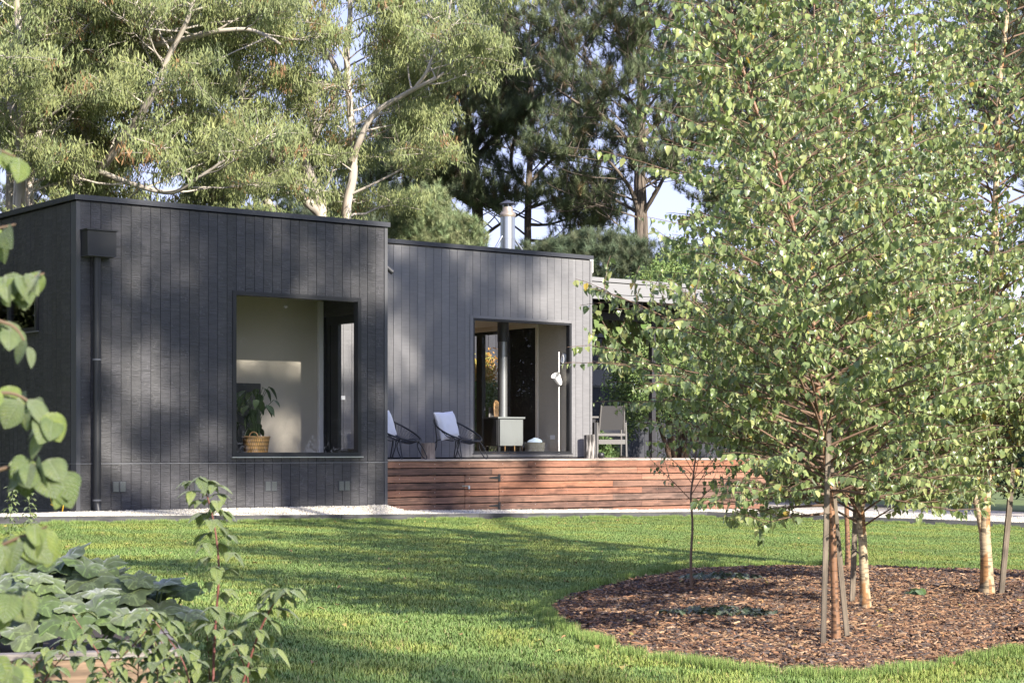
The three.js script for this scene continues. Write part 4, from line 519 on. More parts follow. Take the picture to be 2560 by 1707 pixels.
[[-8.7, -35.5, 1.7, 'at the left edge'], [-6.6, -36, 1.5, 'above the middle of the front wall'], [-5.0, -35.5, 1.3, 'left of the leaning twin stems'], [-3.1, -36, 1.2, 'right of the leaning twin stems']].forEach(([x, z, a, w], k) => shrub('gum_sapling', 'leafy gum regrowth just showing over the roof ' + w, 'tree', x, z, -0.1, a, 1.5, 1.2, 1500, toneF(0.20, 0.24, 0.08), 91 + k, { low: 2.75 - 0.12 * (k % 2), size: 1.0, geo: GUMC, mat: gumLeaf }));
[[7.6, -33.5, 2.0, 1.9], [10.6, -35, 2.3, 1.6], [13.8, -33, 2.4, 1.7], [5.6, -36, 1.6, 1.7], [17.5, -30, 2.6, 1.8]].forEach(([x, z, a, b], k) => shrub('hedge_shrub', ['dark hedge shrub behind the gravel yard, beside the deck', 'broad dark hedge shrub behind the middle of the gravel yard', 'dark hedge shrub behind the right hand birch', 'dark hedge shrub nearest the pergola', 'dark hedge shrub at the right edge of the yard'][k], 'shrub', x, z, -0.35, a, b, 1.3, 2600, toneF(0.06, 0.095, 0.035), 70 + k, { group: 'hedge shrubs behind the yard', size: 1.2 }));

// ---------------------------------------------------------------- mulch bed
const BED = [[0.23, -12.37], [0.5, -13.66], [0.89, -14.83], [1.29, -15.86], [1.65, -16.48], [2.31, -17.07], [3.15, -17.24], [3.94, -17.15], [4.75, -17.13], [5.9, -16.9], [6.8, -15.6], [6.9, -13.6], [6.0, -11.8], [4.6, -10.7], [3.5, -10.35], [2.82, -10.18], [2.66, -10.04], [2.33, -9.63], [1.88, -9.12], [1.64, -8.97], [1.42, -8.91], [1.12, -9.1], [0.87, -9.34], [0.63, -9.72], [0.47, -10.3], [0.3, -11.05], [0.24, -11.74]];
const BC = [2.9, -13.0], bedCurve = new THREE.CatmullRomCurve3(BED.map(([x, z]) => V(x, 0, z)), true, 'centripetal').getPoints(240);
const bedAng = bedCurve.map((p) => Math.atan2(p.z - BC[1], p.x - BC[0]));
function bedS(x, z) { const a = Math.atan2(z - BC[1], x - BC[0]), d = Math.hypot(x - BC[0], z - BC[1]); let best = 9, bi = 0; for (let k = 0; k < bedAng.length; k++) { let q = Math.abs(bedAng[k] - a); if (q > Math.PI) q = 2 * Math.PI - q; if (q < best) { best = q; bi = k; } } return d / Math.hypot(bedCurve[bi].x - BC[0], bedCurve[bi].z - BC[1]); }
const bedY = (x, z, s) => gy(x, z) + lerp(0.085, -0.012, Math.pow(clamp(s), 5)) + 0.03 * (noise3(x * 2.1, 2, z * 2.1) - 0.5);
{
  const g = new GB(), R = 40, n = bedCurve.length;
  for (let k = 0; k <= R; k++) for (let i = 0; i < n; i++) { const s = k / R, x = lerp(BC[0], bedCurve[i].x, s), z = lerp(BC[1], bedCurve[i].z, s); g.vert(x, bedY(x, z, s), z, 0, 1, 0, x, z); }
  for (let k = 0; k < R; k++) for (let i = 0; i < n - 1; i++) { const a = k * n + i, b = a + n; g.i.push(a, a + 1, b, a + 1, b + 1, b); }
  const geo = g.geo(); geo.computeVertexNormals();
  structure('mulch_bed', geo, std(1, 1, 1, 1, { side: THREE.DoubleSide, map: tex(512, 512, (u, v) => { const a = fbm(u, v, 50, 50, 3, 501), t = 0.12 + 0.22 * a; return [t * 1.3, t, t * 0.8]; }, true, 1, 1), bumpMap: tex(256, 256, (u, v) => fbm(u, v, 40, 40, 3, 507), false, 1, 1), bumpScale: 0.02 }));
  const chip = (seed) => { const r = rng(seed), q = new THREE.BoxGeometry(1, 0.13, 0.3, 3, 1, 1), P = q.attributes.position; for (let k = 0; k < P.count; k++) { const x = P.getX(k); P.setXYZ(k, x, P.getY(k) + 0.12 * Math.sin(x * 3 + seed) + 0.02 * Math.sin(seed * 3 + x * 9), P.getZ(k) * (1 - 0.5 * Math.abs(x) * (0.6 + 0.6 * Math.sin(seed * 7))) + 0.06 * Math.sin(x * 6 + seed * 2)); } q.computeVertexNormals(); return q; };
  const CH = [chip(1), chip(2), chip(3), chip(4)], L = [[], [], [], []], r = rng(77), cols = [[0.10, 0.055, 0.035], [0.17, 0.09, 0.05], [0.26, 0.135, 0.07], [0.36, 0.22, 0.12], [0.065, 0.042, 0.032], [0.13, 0.10, 0.085], [0.46, 0.31, 0.19]];
  for (let k = 0; k < 78000; k++) {
    const b = bedCurve[Math.floor(r() * 240)], s = Math.sqrt(r()) * 1.015, x = lerp(BC[0], b.x, s), z = lerp(BC[1], b.z, s); if (x > 0.3 * -z + 0.4) continue;
    const c = cols[Math.min(6, Math.floor(r() * 6.35))], v = 0.5 + 0.62 * r(), len = 0.02 + 0.055 * Math.pow(r(), 2.2), wd = (0.5 + 0.8 * r()) * Math.min(1, 0.028 / len);
    L[k % 4].push({ m: Mx(V(x, bedY(x, z, s) + 0.002 + 0.012 * r(), z), Q((r() - 0.5) * 1.0, r() * 6.283, (r() - 0.5) * 0.7), V(len, len * 0.7, len * wd * 1.6)), c: lin(c[0] * v, c[1] * v, c[2] * v) });
  }
  CH.forEach((q, k) => { const m = instanced(numbered('mulch'), q, std(1, 1, 1, 0.9), L[k], scene); m.userData.label = 'brown shredded bark mulch in the birch bed'; });
}

const RB = [[-3.3, -1.0, -7.35, -5.4], [-4.4, -1.65, -9.8, -7.8]];
const inBed = (x, z) => RB.some(([a, b, c, d]) => x > a && x < b && z > c && z < d);
// ---------------------------------------------------------------- grass
{
  const blade = (seed) => {
    const r = rng(seed), g = new GB(true);
    for (let k = 0; k < 430; k++) {
      const x = (r() - 0.5) * 0.25, z = (r() - 0.5) * 0.25, a = r() * 6.283, h = 0.013 + 0.02 * r(), lean = 0.2 + 0.9 * r(), w = 0.0013 + 0.0011 * r(), dx = Math.cos(a) * h * lean, dz = Math.sin(a) * h * lean, sx = -Math.sin(a) * w, sz = Math.cos(a) * w, t = r(), dry = r() > 0.965;
      const c = dry ? [0.42, 0.36, 0.17] : [lerp(0.15, 0.325, t), lerp(0.24, 0.39, t), lerp(0.055, 0.12, t)], y0 = -0.004, b = g.p.length / 3, n = V(-Math.cos(a) * 0.3, 0.9, -Math.sin(a) * 0.3).normalize();
      g.vert(x - sx, y0, z - sz, n.x, n.y, n.z, 0, 0, c); g.vert(x + sx, y0, z + sz, n.x, n.y, n.z, 0, 0, c); g.vert(x - sx * 0.8 + dx * 0.4, h * 0.65, z - sz * 0.8 + dz * 0.4, n.x, n.y, n.z, 0, 0, c); g.vert(x + sx * 0.8 + dx * 0.4, h * 0.65, z + sz * 0.8 + dz * 0.4, n.x, n.y, n.z, 0, 0, c); g.vert(x + dx, h, z + dz, n.x, n.y, n.z, 0, 0, c);
      g.i.push(b, b + 1, b + 2, b + 1, b + 3, b + 2, b + 2, b + 3, b + 4);
    }
    return g.geo();
  };
  const T = [blade(1), blade(2), blade(3), blade(4)], L = [[], [], [], []], r = rng(99), st = 0.185;
  for (let z = -3.8; z > -31; z -= st) for (let x = 0.3 * z - 1; x < -0.3 * z + 1; x += st) {
    const px = x + (r() - 0.5) * 0.06, pz = z + (r() - 0.5) * 0.06, [u, v] = toUV(px, pz); if (v < edgeV(u) + 0.1 && u > -6) continue; if (bedS(px, pz) < 1.005) continue; if (inBed(px, pz)) continue;
    const n = fbm3(px * 0.9, 4, pz * 0.9, 3), n2 = fbm3(px * 3.1, 9, pz * 3.1, 2), k = 0.56 + 0.56 * n + 0.32 * n2, y = smooth(0.45, 0.7, n2);
    L[Math.floor(r() * 4)].push({ m: Mx(V(px, gy(px, pz), pz), Q(0, Math.floor(r() * 40) * 0.157, 0), V(1, 0.75 + 0.6 * n2, 1)), c: lin(k * (0.92 + 0.2 * y), k, k * (1.0 - 0.15 * y)) });
  }
  // longer tufts where the mower does not reach, along the edging and round the bed
  for (let k = 0; k < 420; k++) { const e = r() < 0.6; let p; if (e) { const u = lerp(-1, 13, r()); p = hp(u, 0, edgeV(u) + 0.1 + 0.06 * r()); } else { const b = bedCurve[Math.floor(r() * 240)]; p = V(lerp(BC[0], b.x, 1.015), 0, lerp(BC[1], b.z, 1.015)); } if (Math.abs(p.x) > -0.3 * p.z + 1) continue; L[k % 4].push({ m: Mx(V(p.x, gy(p.x, p.z), p.z), Q(0, r() * 6, 0), V(0.55, 1.2 + 1.3 * r(), 0.55)), c: lin(0.9, 0.95, 0.9) }); }
  const gm = std(1, 1, 1, 0.75, { vertexColors: true, side: THREE.DoubleSide, specularIntensity: 0.6 });
  T.forEach((q, k) => { const m = instanced(numbered('grass'), q, gm, L[k], scene); m.userData.label = 'mown green lawn in front of the house'; }); console.log('grass tiles', L.reduce((a, l) => a + l.length, 0));
}

// ---------------------------------------------------------------- birches
const bShape = (t) => Math.pow(Math.sin(Math.PI * Math.pow(t, 0.55)), 0.85), birchLeaves = [leafGeo(0.82, 0.15, 0.15, 5, bShape), leafGeo(0.76, 0.42, 0.4, 5, bShape), leafGeo(0.88, 0.05, -0.25, 5, bShape, 0.06), leafGeo(0.7, 0.6, 0.65, 5, bShape)], birchLeaf = birchLeaves[0];
const birchTones = [[0.165, 0.235, 0.065], [0.23, 0.30, 0.08], [0.29, 0.355, 0.10], [0.135, 0.195, 0.06], [0.38, 0.41, 0.14]].map(([a, b, c]) => lin(a, b, c));
const bOpt = { transmission: 0.42, clearcoat: 1, clearcoatRoughness: 0.3 };
const birchLeafM = leafM(1, 1, 1, bOpt), birchLeafMs = birchTones.map((c) => leafM(c.r, c.g, c.b, bOpt));
const yellowLeafM = leafM(0.5, 0.36, 0.05, bOpt);
function birch(o) {
  const r = rng(o.seed), f = STEMS[o.stem], base = V(f[0], f[1], f[2]), t = thing(o.name ?? 'birch_tree', o.label, 'tree', null, base), twigs = new GB(), leaves = [];
  const putLeaf = (p, out) => { const s = (o.leaf ?? 0.040) * (0.45 + 0.85 * r()); leaves.push({ p: p.clone(), q: Q(-0.25 - 0.75 * r() * r(), Math.atan2(out.x, out.z) + (r() - 0.5) * 2.6, (r() - 0.5) * 0.9), s, g: Math.floor(r() * 4), k: Math.floor(Math.pow(r(), 1.3) * 4.99), y: r() > 0.992 }); };
  const grow = (p, dir, L, ra, lev) => {
    const n = Math.max(4, Math.round(L / 0.09)), pts = wander(r, p, dir, L, n, lev ? 0.3 : 0.16, lev ? -0.075 : (o.lift ?? -0.018));
    twigs.tube(pts.map((x) => x.clone().sub(base)), (s) => lerp(ra, 0.0012, s), lev ? 4 : 5, 0, false);
    const from = lev ? 0.15 : 0.28;
    const tot = Math.round(L / (lev ? 0.026 : 0.045) * (o.dens ?? 1));
    for (let k = 0; k < tot; k++) { const q = lerp(from, 1, (k + r()) / tot) * n, i = Math.min(n - 1, Math.floor(q)), pp = pts[i].clone().lerp(pts[i + 1], q - i); const out = V(r() - 0.5, 0, r() - 0.5).add(dir.clone().multiplyScalar(0.4)); pp.x += (r() - 0.5) * 0.02; pp.z += (r() - 0.5) * 0.02; pp.y -= 0.006; if (lev || q > n * 0.45) putLeaf(pp, out); }
    if (lev < 1) { const c = Math.round(L / 0.075 * (o.dens ?? 1)); for (let k = 0; k < c; k++) { const q = lerp(0.22, 0.98, (k + r()) / c) * n, i = Math.min(n - 1, Math.floor(q)), pp = pts[i].clone().lerp(pts[i + 1], q - i), tg = V().subVectors(pts[i + 1], pts[i]).normalize(); grow(pp, sideways(r, tg, 0.75), (0.14 + 0.24 * r()) * (o.twig ?? 1), 0.0024, lev + 1); } }
  };
  const stems = [[o.stem, o.r0, o.r1], ...(o.more ?? [])];
  stems.forEach(([s, r0, r1], si) => {
    const pts = spline(STEMS[s], 60); if (!si) pts[0].y -= 0.08;
    mesh(si ? 'limb' : 'trunk', new GB().tube(pts.map((x) => x.clone().sub(base)), (k) => lerp(r0, r1, Math.pow(k, 0.85)) * (1 + 0.35 * Math.pow(1 - k, 30) * (si ? 0 : 1)), 14, 0.06).geo(), o.bark, t);
    let len = 0; for (let k = 1; k < pts.length; k++) len += pts[k].distanceTo(pts[k - 1]); const cnt = Math.round(len * o.per);
    for (let b = 0; b < cnt; b++) {
      const k = lerp(si ? 0.3 : o.low, 0.995, (b + r() * 0.7) / cnt), i = Math.min(58, Math.floor(k * 60)), p = pts[i].clone().lerp(pts[i + 1], k * 60 - i > 1 ? 1 : clamp(k * 60 - i)), tan = V().subVectors(pts[i + 1], pts[i]).normalize(), az = b * 2.4 + r(), h = (k - o.low) / (1 - o.low);
      const L = o.len * (0.75 + 0.5 * r()) * Math.max(0.2, o.prof(h)), d = V(Math.cos(az), 0, Math.sin(az)).multiplyScalar(1).addScaledVector(tan, o.up ?? 0.55).normalize();
      grow(p, d, L, Math.min(lerp(r0, r1, k) * 0.45, 0.003 + 0.0075 * L), 0);
    }
  });
  for (const e of o.extra ?? []) grow(V(e[0], e[1], e[2]), V(e[3], e[4], e[5]), e[6], 0.009, 0);
  mesh('branches', twigs.geo(), twigM, t).userData.kind = 'stuff';
  // the leaves nearest the camera are single parts, the rest one mass
  const cam = camera.position; const inView = (l) => l.p.z < -1 && Math.abs(l.p.x / -l.p.z) < 0.285 && (l.p.y - EYE) / -l.p.z < 0.25;
  leaves.forEach((l) => { l.d = inView(l) ? l.p.distanceTo(cam) / l.s : 1e9; }); leaves.sort((a, b) => a.d - b.d);
  leaves.slice(0, 300).forEach((l) => { if (l.d > 1e8) return; l.used = true; const m = mesh('leaf', birchLeaves[l.g], l.y ? yellowLeafM : birchLeafMs[l.k], t); m.position.copy(l.p).sub(base); m.quaternion.copy(l.q); m.scale.setScalar(l.s); });
  birchLeaves.forEach((q, j) => instanced('crown', q, birchLeafM, leaves.filter((l) => !l.used && l.g === j).map((l) => ({ m: Mx(l.p.clone().sub(base), l.q, l.s), c: l.y ? lin(0.5, 0.36, 0.05) : birchTones[l.k].clone().multiplyScalar(0.85 + 0.3 * r()) })), t)); console.log(o.stem, 'leaves', leaves.length); return t;
}
const full = (h) => smooth(-0.05, 0.22, h) * (1 - 0.45 * h);
birch({ stem: 'b1', seed: 201, r0: 0.022, r1: 0.007, low: 0.2, per: 36, len: 1.25, prof: (h) => smooth(-0.2, 0.16, h) * (1.05 - 0.8 * h), bark: birchYoung, label: 'slender coppery birch held between two timber stakes', extra: [[1.70, 0.76, -10.05, -1, 0.25, -0.2, 0.8], [1.67, 0.9, -10.05, -1, 0.5, 0.1, 1.3], [1.67, 1.15, -10.0, -1, 0.55, -0.1, 1.35], [1.72, 0.62, -10.05, 1, 0.15, 0.2, 0.8], [1.68, 0.98, -10.05, -0.9, 0.3, 0.2, 1.05], [1.72, 0.5, -10.05, -1, -0.08, -0.4, 0.6], [1.73, 0.46, -10.05, -0.9, -0.05, 0.3, 0.5], [1.72, 0.6, -10.03, -0.8, 0.1, 0.8, 0.7], [1.72, 0.66, -10.03, 0.2, 0.1, 1, 0.6], [1.72, 0.58, -10.03, 0.9, 0.05, 0.5, 0.75], [1.71, 0.7, -10.05, -0.5, 0.15, 0.9, 0.85], [1.72, 0.64, -10.05, 0.8, 0.1, -0.3, 0.9], [1.72, 0.56, -10.05, -1, 0.05, 0.35, 0.75]] });
birch({ stem: 'b2', seed: 202, r0: 0.033, r1: 0.01, low: 0.2, per: 29, len: 1.15, prof: (h) => smooth(-0.2, 0.16, h) * (1 - 0.62 * h), bark: birchBark, more: [['b2limb', 0.022, 0.007]], label: 'birch with white peeling trunk and one curved limb', extra: [[2.2, 0.55, -11.8, -1, 0.12, 0.1, 0.8], [2.2, 0.62, -11.8, -1, 0.3, 0.3, 1.3], [2.2, 0.9, -11.8, -1, 0.35, -0.2, 1.5], [2.23, 0.6, -11.8, 1, 0.1, 0.4, 0.9], [2.23, 0.55, -11.8, 0.6, 0.02, 1, 0.8], [2.23, 0.66, -11.8, -0.4, 0.1, 1, 0.9], [2.23, 0.5, -11.8, 1, 0.05, 0.1, 0.8], [2.23, 0.7, -11.8, 0.9, 0.2, 0.9, 1.0]] });
birch({ stem: 'b3', seed: 203, r0: 0.047, r1: 0.013, low: 0.22, per: 28, len: 1.3, prof: full, bark: birchBark, more: [['b3limb', 0.026, 0.008]], label: 'thick white trunked birch at the right edge of the bed' });
birch({ stem: 'b5', seed: 205, r0: 0.024, r1: 0.007, low: 0.28, per: 22, len: 1.1, prof: (h) => smooth(-0.05, 0.22, h) * (1 - 0.6 * h), bark: birchYoung, label: 'thin birch directly behind the staked birch' });
birch({ stem: 'b6', seed: 206, r0: 0.024, r1: 0.007, low: 0.28, per: 22, len: 1.35, prof: full, bark: birchYoung, label: 'thin birch at the back edge of the mulch bed' });
birch({ stem: 'sap', name: 'birch_sapling', seed: 207, r0: 0.011, r1: 0.003, low: 0.35, per: 13, len: 0.5, dens: 0.55, twig: 0.7, leaf: 0.034, prof: (h) => 1 - 0.5 * h, up: 1.0, bark: twigM, label: 'tiny dark stemmed sapling at the left side of the bed' });
function stake(label, x0, y0, z0, x1, y1, z1, w) { const a = V(x0, y0, z0), b = V(x1, y1, z1), m = mesh(numbered('timber_stake'), boxGeo(w, a.distanceTo(b), w, true), DK.stake, scene); m.position.copy(a).lerp(b, 0.5); m.quaternion.setFromUnitVectors(yAxis, V().subVectors(b, a).normalize()); return tag(m, label, 'stake', null); }
stake('tall grey timber stake left of the coppery birch', 1.67, -0.36, -9.91, 1.715, 0.915, -9.98, 0.027);
stake('leaning grey timber stake right of the coppery birch', 1.862, -0.36, -10.17, 1.735, 0.9, -10.13, 0.027);
stake('upright timber stake beside the white peeling birch', 2.265, -0.36, -12.3, 2.315, 0.945, -12.3, 0.032);
stake('dark timber stake leaning beside the thick white birch', 3.56, -0.36, -13.45, 3.66, 0.7, -13.45, 0.036);
for (const [pts, rr, lab] of [[[2.29, 0.13, -12.28, 2.28, 0.12, -12.05, 2.25, 0.125, -11.78], 0.006, 'black rubber tie between the stake and the white birch'], [[1.80, 0.63, -10.14, 1.74, 0.62, -10.03, 1.70, 0.62, -9.99], 0.005, 'dark tie holding the coppery birch to its stakes']]) { const m = mesh(numbered('tree_tie'), new GB().tube(spline(pts, 12), rr, 6).geo(), M.blackMetal, scene); tag(m, lab, 'tie'); }

{ // fallen leaves on lawn, gravel and mulch
  const r = rng(711), list = []; for (let k = 0; k < 420; k++) { const z = -5 - 22 * r(), x = (r() - 0.5) * 0.58 * -z, [u, v] = toUV(x, z); if (inBed(x, z) || v < 0.1) continue; const s = bedS(x, z), y = s < 1 ? bedY(x, z, s) + 0.022 : v < edgeV(u) ? gravelY(u, v) + 0.02 : gy(x, z) + 0.03; if (s > 1 && r() < 0.35) continue; const t = 0.6 + 0.6 * r(); list.push({ m: Mx(V(x, y, z), Q(-1.57 + (r() - 0.5) * 0.9, r() * 6.283, (r() - 0.5) * 0.8), 0.025 + 0.03 * r()), c: r() > 0.5 ? lin(0.30 * t, 0.17 * t, 0.07 * t) : lin(0.34 * t, 0.27 * t, 0.08 * t) }); }
  instanced('leaf_litter', birchLeaves[1], std(1, 1, 1, 0.9, { side: THREE.DoubleSide }), list, scene).userData.label = 'dry fallen leaves scattered over lawn and mulch';
}

// low plants in the bed
function tuftPlant(name, label, x, z, w, dpt, n, len, tones, seed, geo, rise = 0.5) {
  const r = rng(seed), y0 = bedY(x, z, bedS(x, z)), t = thing(name, label, 'plant', null, V(x, y0, z)), mats = tones.map((c) => veined(...c, { clearcoat: 0.4 }));
  for (let k = 0; k < n; k++) { const a = r() * 6.283, q = Math.sqrt(r()), p = V(Math.cos(a) * q * w, 0.015 + 0.065 * r() * (1 - 0.6 * q), Math.sin(a) * q * dpt); const m = mesh('leaf', geo, mats[Math.floor(r() * mats.length)], t); m.position.copy(p); m.quaternion.copy(Q(-Math.PI / 2 + (0.25 + r()) * 0.75 * (rise > 1 ? 1.3 : 1), r() * 6.283, (r() - 0.5) * 0.6)); m.scale.setScalar(len * (0.6 + 0.7 * r())); }
}
const ovate = leafGeo(0.62, 0.18, 0.25, 5);
tuftPlant('ground_cover', 'bluish low ground cover patch near the sapling', 1.62, -14.3, 0.30, 0.28, 260, 0.065, [[0.05, 0.085, 0.04], [0.085, 0.11, 0.075], [0.06, 0.105, 0.035]], 301, ovate);
tuftPlant('ground_cover', 'bluish low ground cover patch nearest the camera', 1.27, -11.3, 0.36, 0.22, 280, 0.062, [[0.05, 0.08, 0.045], [0.09, 0.115, 0.085], [0.06, 0.105, 0.035]], 302, ovate);
tuftPlant('weed', 'small upright green weed between the two white birches', 2.82, -12.85, 0.07, 0.07, 40, 0.09, [[0.08, 0.17, 0.05], [0.11, 0.2, 0.05]], 303, ovate, 1.2);

// vine under the pergola
{
  const r = rng(311), o = hp(10, 3.2, -2.2), t = thing('grape_vine', 'grape vine hanging under the pergola roof', 'vine', null, o), vl = leafGeo(1.0, 0.15, 0.2, 6, (u) => Math.pow(Math.sin(Math.PI * Math.pow(u, 0.5)), 0.6), 0.12), mats = [[0.11, 0.18, 0.05], [0.16, 0.24, 0.07], [0.22, 0.28, 0.11], [0.08, 0.13, 0.04]].map((c) => leafM(...c, { clearcoat: 0.4 })), g = new GB(), rest = [];
  for (let k = 0; k < 34; k++) {
    const u0 = 9.95 + 3.2 * r(), v0 = -1.95 - 3.2 * r() * r(), L = 0.4 + 0.75 * r(), pts = wander(r, hp(u0, 3.25, v0), V(r() - 0.5, -0.35, r() - 0.5), L, 6, 0.5, -0.08); g.tube(pts.map((p) => p.clone().sub(o)), 0.006, 5, 0, false);
    for (let s = 0; s < 20; s++) { const q = r() * 6, i = Math.min(5, Math.floor(q)), p = pts[i].clone().lerp(pts[i + 1], q - i); p.x += (r() - 0.5) * 0.16; p.y -= 0.1 * r(); p.z += (r() - 0.5) * 0.16; const qq = Q(-0.2 - 0.5 * r(), HA + (r() - 0.5) * 2.4, (r() - 0.5) * 0.7), sc = 0.075 + 0.07 * r(); if (rest.length < 0 || s < 9) { const m = mesh('leaf', vl, mats[Math.floor(r() * 4)], t); m.position.copy(p).sub(o); m.quaternion.copy(qq); m.scale.setScalar(sc); } else rest.push({ m: Mx(p.sub(o), qq, sc), c: lin(0.12 + 0.06 * r(), 0.18 + 0.06 * r(), 0.05) }); }
  }
  mesh('vine_stem', g.geo(), twigM, t).userData.kind = 'stuff'; instanced('foliage', vl, leafM(1, 1, 1, {}), rest, t);
}
// house plant in the cane basket
{
  const r = rng(321), o = hp(2.82, 0.93, -0.42), t = thing('house_plant', 'dark leafy house plant standing in the cane basket', 'plant', null, o), hl = leafGeo(0.55, 0.15, 0.35, 6), ms = [veined(0.045, 0.085, 0.035), veined(0.07, 0.12, 0.045)];
  for (let k = 0; k < 34; k++) { const a = r() * 6.283, h = 0.1 + 0.65 * r(), d = V(Math.cos(a), 0, Math.sin(a)), q = 0.08 + 0.24 * r(), p = V(d.x * q, h, d.z * q), g = new GB().tube(spline([d.x * 0.03, 0, d.z * 0.03, d.x * q * 0.4, h * 0.7, d.z * q * 0.4, p.x, p.y, p.z], 8), 0.004, 5); mesh('stem', g.geo(), ms[0], t); const m = mesh('leaf', hl, ms[k % 2], t); m.position.copy(p); m.quaternion.copy(Q(-0.55 - 0.6 * r(), Math.atan2(d.x, d.z) + (r() - 0.5), (r() - 0.5) * 0.6)); m.scale.setScalar(0.15 + 0.09 * r()); }
}
// tub on the gravel yard, and a pale shed far behind
{
  const p = hp(15.0, 0, 3.6), t = thing('half_barrel', 'wooden half barrel tub on the gravel behind the thick birch', 'planter', null, V(p.x, gravelY(13.9, 3.1) - 0.02, p.z)), n = 18;
  for (let k = 0; k < n; k++) { const a = k / n * 6.283, s = mesh('stave', boxGeo(0.098, 0.36, 0.02, true), DK.brown, t); s.position.set(Math.sin(a) * 0.26, 0.18, Math.cos(a) * 0.26); s.rotation.set(0.14, a, 0, 'YXZ'); } mesh('hoop', new THREE.TorusGeometry(0.262, 0.008, 6, 40).rotateX(Math.PI / 2).translate(0, 0.11, 0), M.darkMetal, t); mesh('hoop', new THREE.TorusGeometry(0.284, 0.008, 6, 40).rotateX(Math.PI / 2).translate(0, 0.27, 0), M.darkMetal, t); mesh('soil', new THREE.CircleGeometry(0.27, 24).rotateX(-Math.PI / 2).translate(0, 0.31, 0), M.soil, t);
  const s = thing('white_shed', 'small white weatherboard shed far behind the courtyard', 'shed', null, V(7.0, -0.4, -62), 0.3); for (let k = 0; k < 14; k++) bx('weatherboard', M.white, s, -1.6, 1.6, k * 0.18, k * 0.18 + 0.17, 1.0, 1.03); bx('wall', M.white, s, -1.6, 1.6, 0, 2.55, -1, 0.998); bx('window', M.blackMetal, s, -0.3, 0.4, 1.0, 1.8, 1.031, 1.05); bx('roof', M.galv, s, -1.8, 1.8, 2.552, 2.65, -1.2, 1.2);
}

// ---------------------------------------------------------------- vegetable beds and plants in the left foreground
{
  const bed = (name, label, x0, x1, z0, z1, top, mat) => {
    const g = thing(name, label, 'garden bed', 'raised vegetable beds', V((x0 + x1) / 2, gy((x0 + x1) / 2, (z0 + z1) / 2), (z0 + z1) / 2), 0.26), w = x1 - x0, d = z1 - z0, h = top - g.position.y;
    for (let k = 0; k < 2; k++) { const a = k * h / 2 + (k ? 0.002 : -0.05), b = (k + 1) * h / 2; bx('plank', mat, g, -w / 2, w / 2, a, b, d / 2 - 0.04, d / 2); bx('plank', mat, g, -w / 2, w / 2, a, b, -d / 2, -d / 2 + 0.04); bx('plank', mat, g, w / 2 - 0.04, w / 2, a, b, -d / 2 + 0.042, d / 2 - 0.042); bx('plank', mat, g, -w / 2, -w / 2 + 0.04, a, b, -d / 2 + 0.042, d / 2 - 0.042); }
    bx('soil', M.soil, g, -w / 2 + 0.045, w / 2 - 0.045, 0, h - 0.035, -d / 2 + 0.045, d / 2 - 0.045);
    bx('top_rail', DK.plankGrey, g, -w / 2 - 0.01, w / 2 + 0.01, h + 0.002, h + 0.022, d / 2 - 0.05, d / 2 + 0.008); bx('top_rail', DK.plankGrey, g, w / 2 - 0.05, w / 2 + 0.008, h + 0.0025, h + 0.0215, -d / 2, d / 2 - 0.052);
    return g;
  };
  bed('raised_bed', 'timber raised bed in the bottom left corner', -3.35, -1.22, -7.1, -5.6, 0.14, DK.plank);
  bed('raised_bed', 'grey railed raised bed behind the corner bed', -4.3, -1.75, -9.6, -8.0, 0.04, DK.plankGrey);
}
const SP = [veined(0.14, 0.195, 0.05), veined(0.175, 0.23, 0.06), veined(0.22, 0.27, 0.075), veined(0.11, 0.155, 0.05)];
const caneLeaf = leafGeo(0.58, 0.2, 0.4, 8, (t) => Math.pow(Math.sin(Math.PI * Math.pow(t, 0.7)), 0.9), 0.05), redStem = std(0.16, 0.055, 0.045, 0.6), brownStem = std(0.13, 0.085, 0.05, 0.7), greenStem = std(0.12, 0.16, 0.06, 0.7);
function cane(label, pts, rad, per, size, seed, mat = redStem, o = {}) {       // an upright shoot with paired stalked leaves
  const r = rng(seed), c = spline(pts, 50), base = c[0].clone(), t = thing(o.name ?? 'raspberry_cane', label, 'plant', o.group ?? 'raspberry canes', base); mesh('stem', new GB().tube(c.map((p) => p.clone().sub(base)), (k) => lerp(rad, rad * 0.3, k), 8).geo(), mat, t);
  let len = 0; for (let k = 1; k < c.length; k++) len += c[k].distanceTo(c[k - 1]); const n = Math.round(len * per), st = new GB();
  for (let k = 0; k < n; k++) {
    const q = lerp(o.from ?? 0.12, 1, (k + 0.5) / n), p = c[Math.min(49, Math.floor(q * 50))].clone().sub(base), a = k * 2.4 + r() * 0.8, d = V(Math.cos(a), 0.25 + 0.25 * r(), Math.sin(a)).normalize(), L = (0.03 + 0.055 * r()) * (1.15 - 0.5 * q) * (size / 0.065), e = p.clone().addScaledVector(d, L); st.tube([p, p.clone().lerp(e, 0.5).add(V(0, 0.006, 0)), e], 0.0014, 5);
    for (let s = 0; s < (o.leaflets ?? 3); s++) { const m = mesh('leaf', caneLeaf, SP[Math.floor(r() * 4)], t), yaw = Math.atan2(d.x, d.z) + (s - 1) * 1.15 + (r() - 0.5) * 0.5; m.position.copy(e); m.quaternion.copy(Q(-0.95 - 0.65 * r(), yaw, (r() - 0.5) * 0.7)); m.scale.setScalar(size * (0.7 + 0.55 * r()) * (s === 1 ? 1.15 : 0.9) * (1.1 - 0.35 * q)); }
  }
  mesh('leaf_stalks', st.geo(), greenStem, t).userData.kind = 'stuff'; return t;
}
cane('tallest red stemmed raspberry cane rising in front of the lawn', [-0.81, -0.42, -4.9, -0.80, -0.1, -4.9, -0.795, 0.28, -4.92, -0.78, 0.5, -4.9, -0.80, 0.64, -4.9, -0.825, 0.73, -4.88], 0.0048, 40, 0.052, 401);
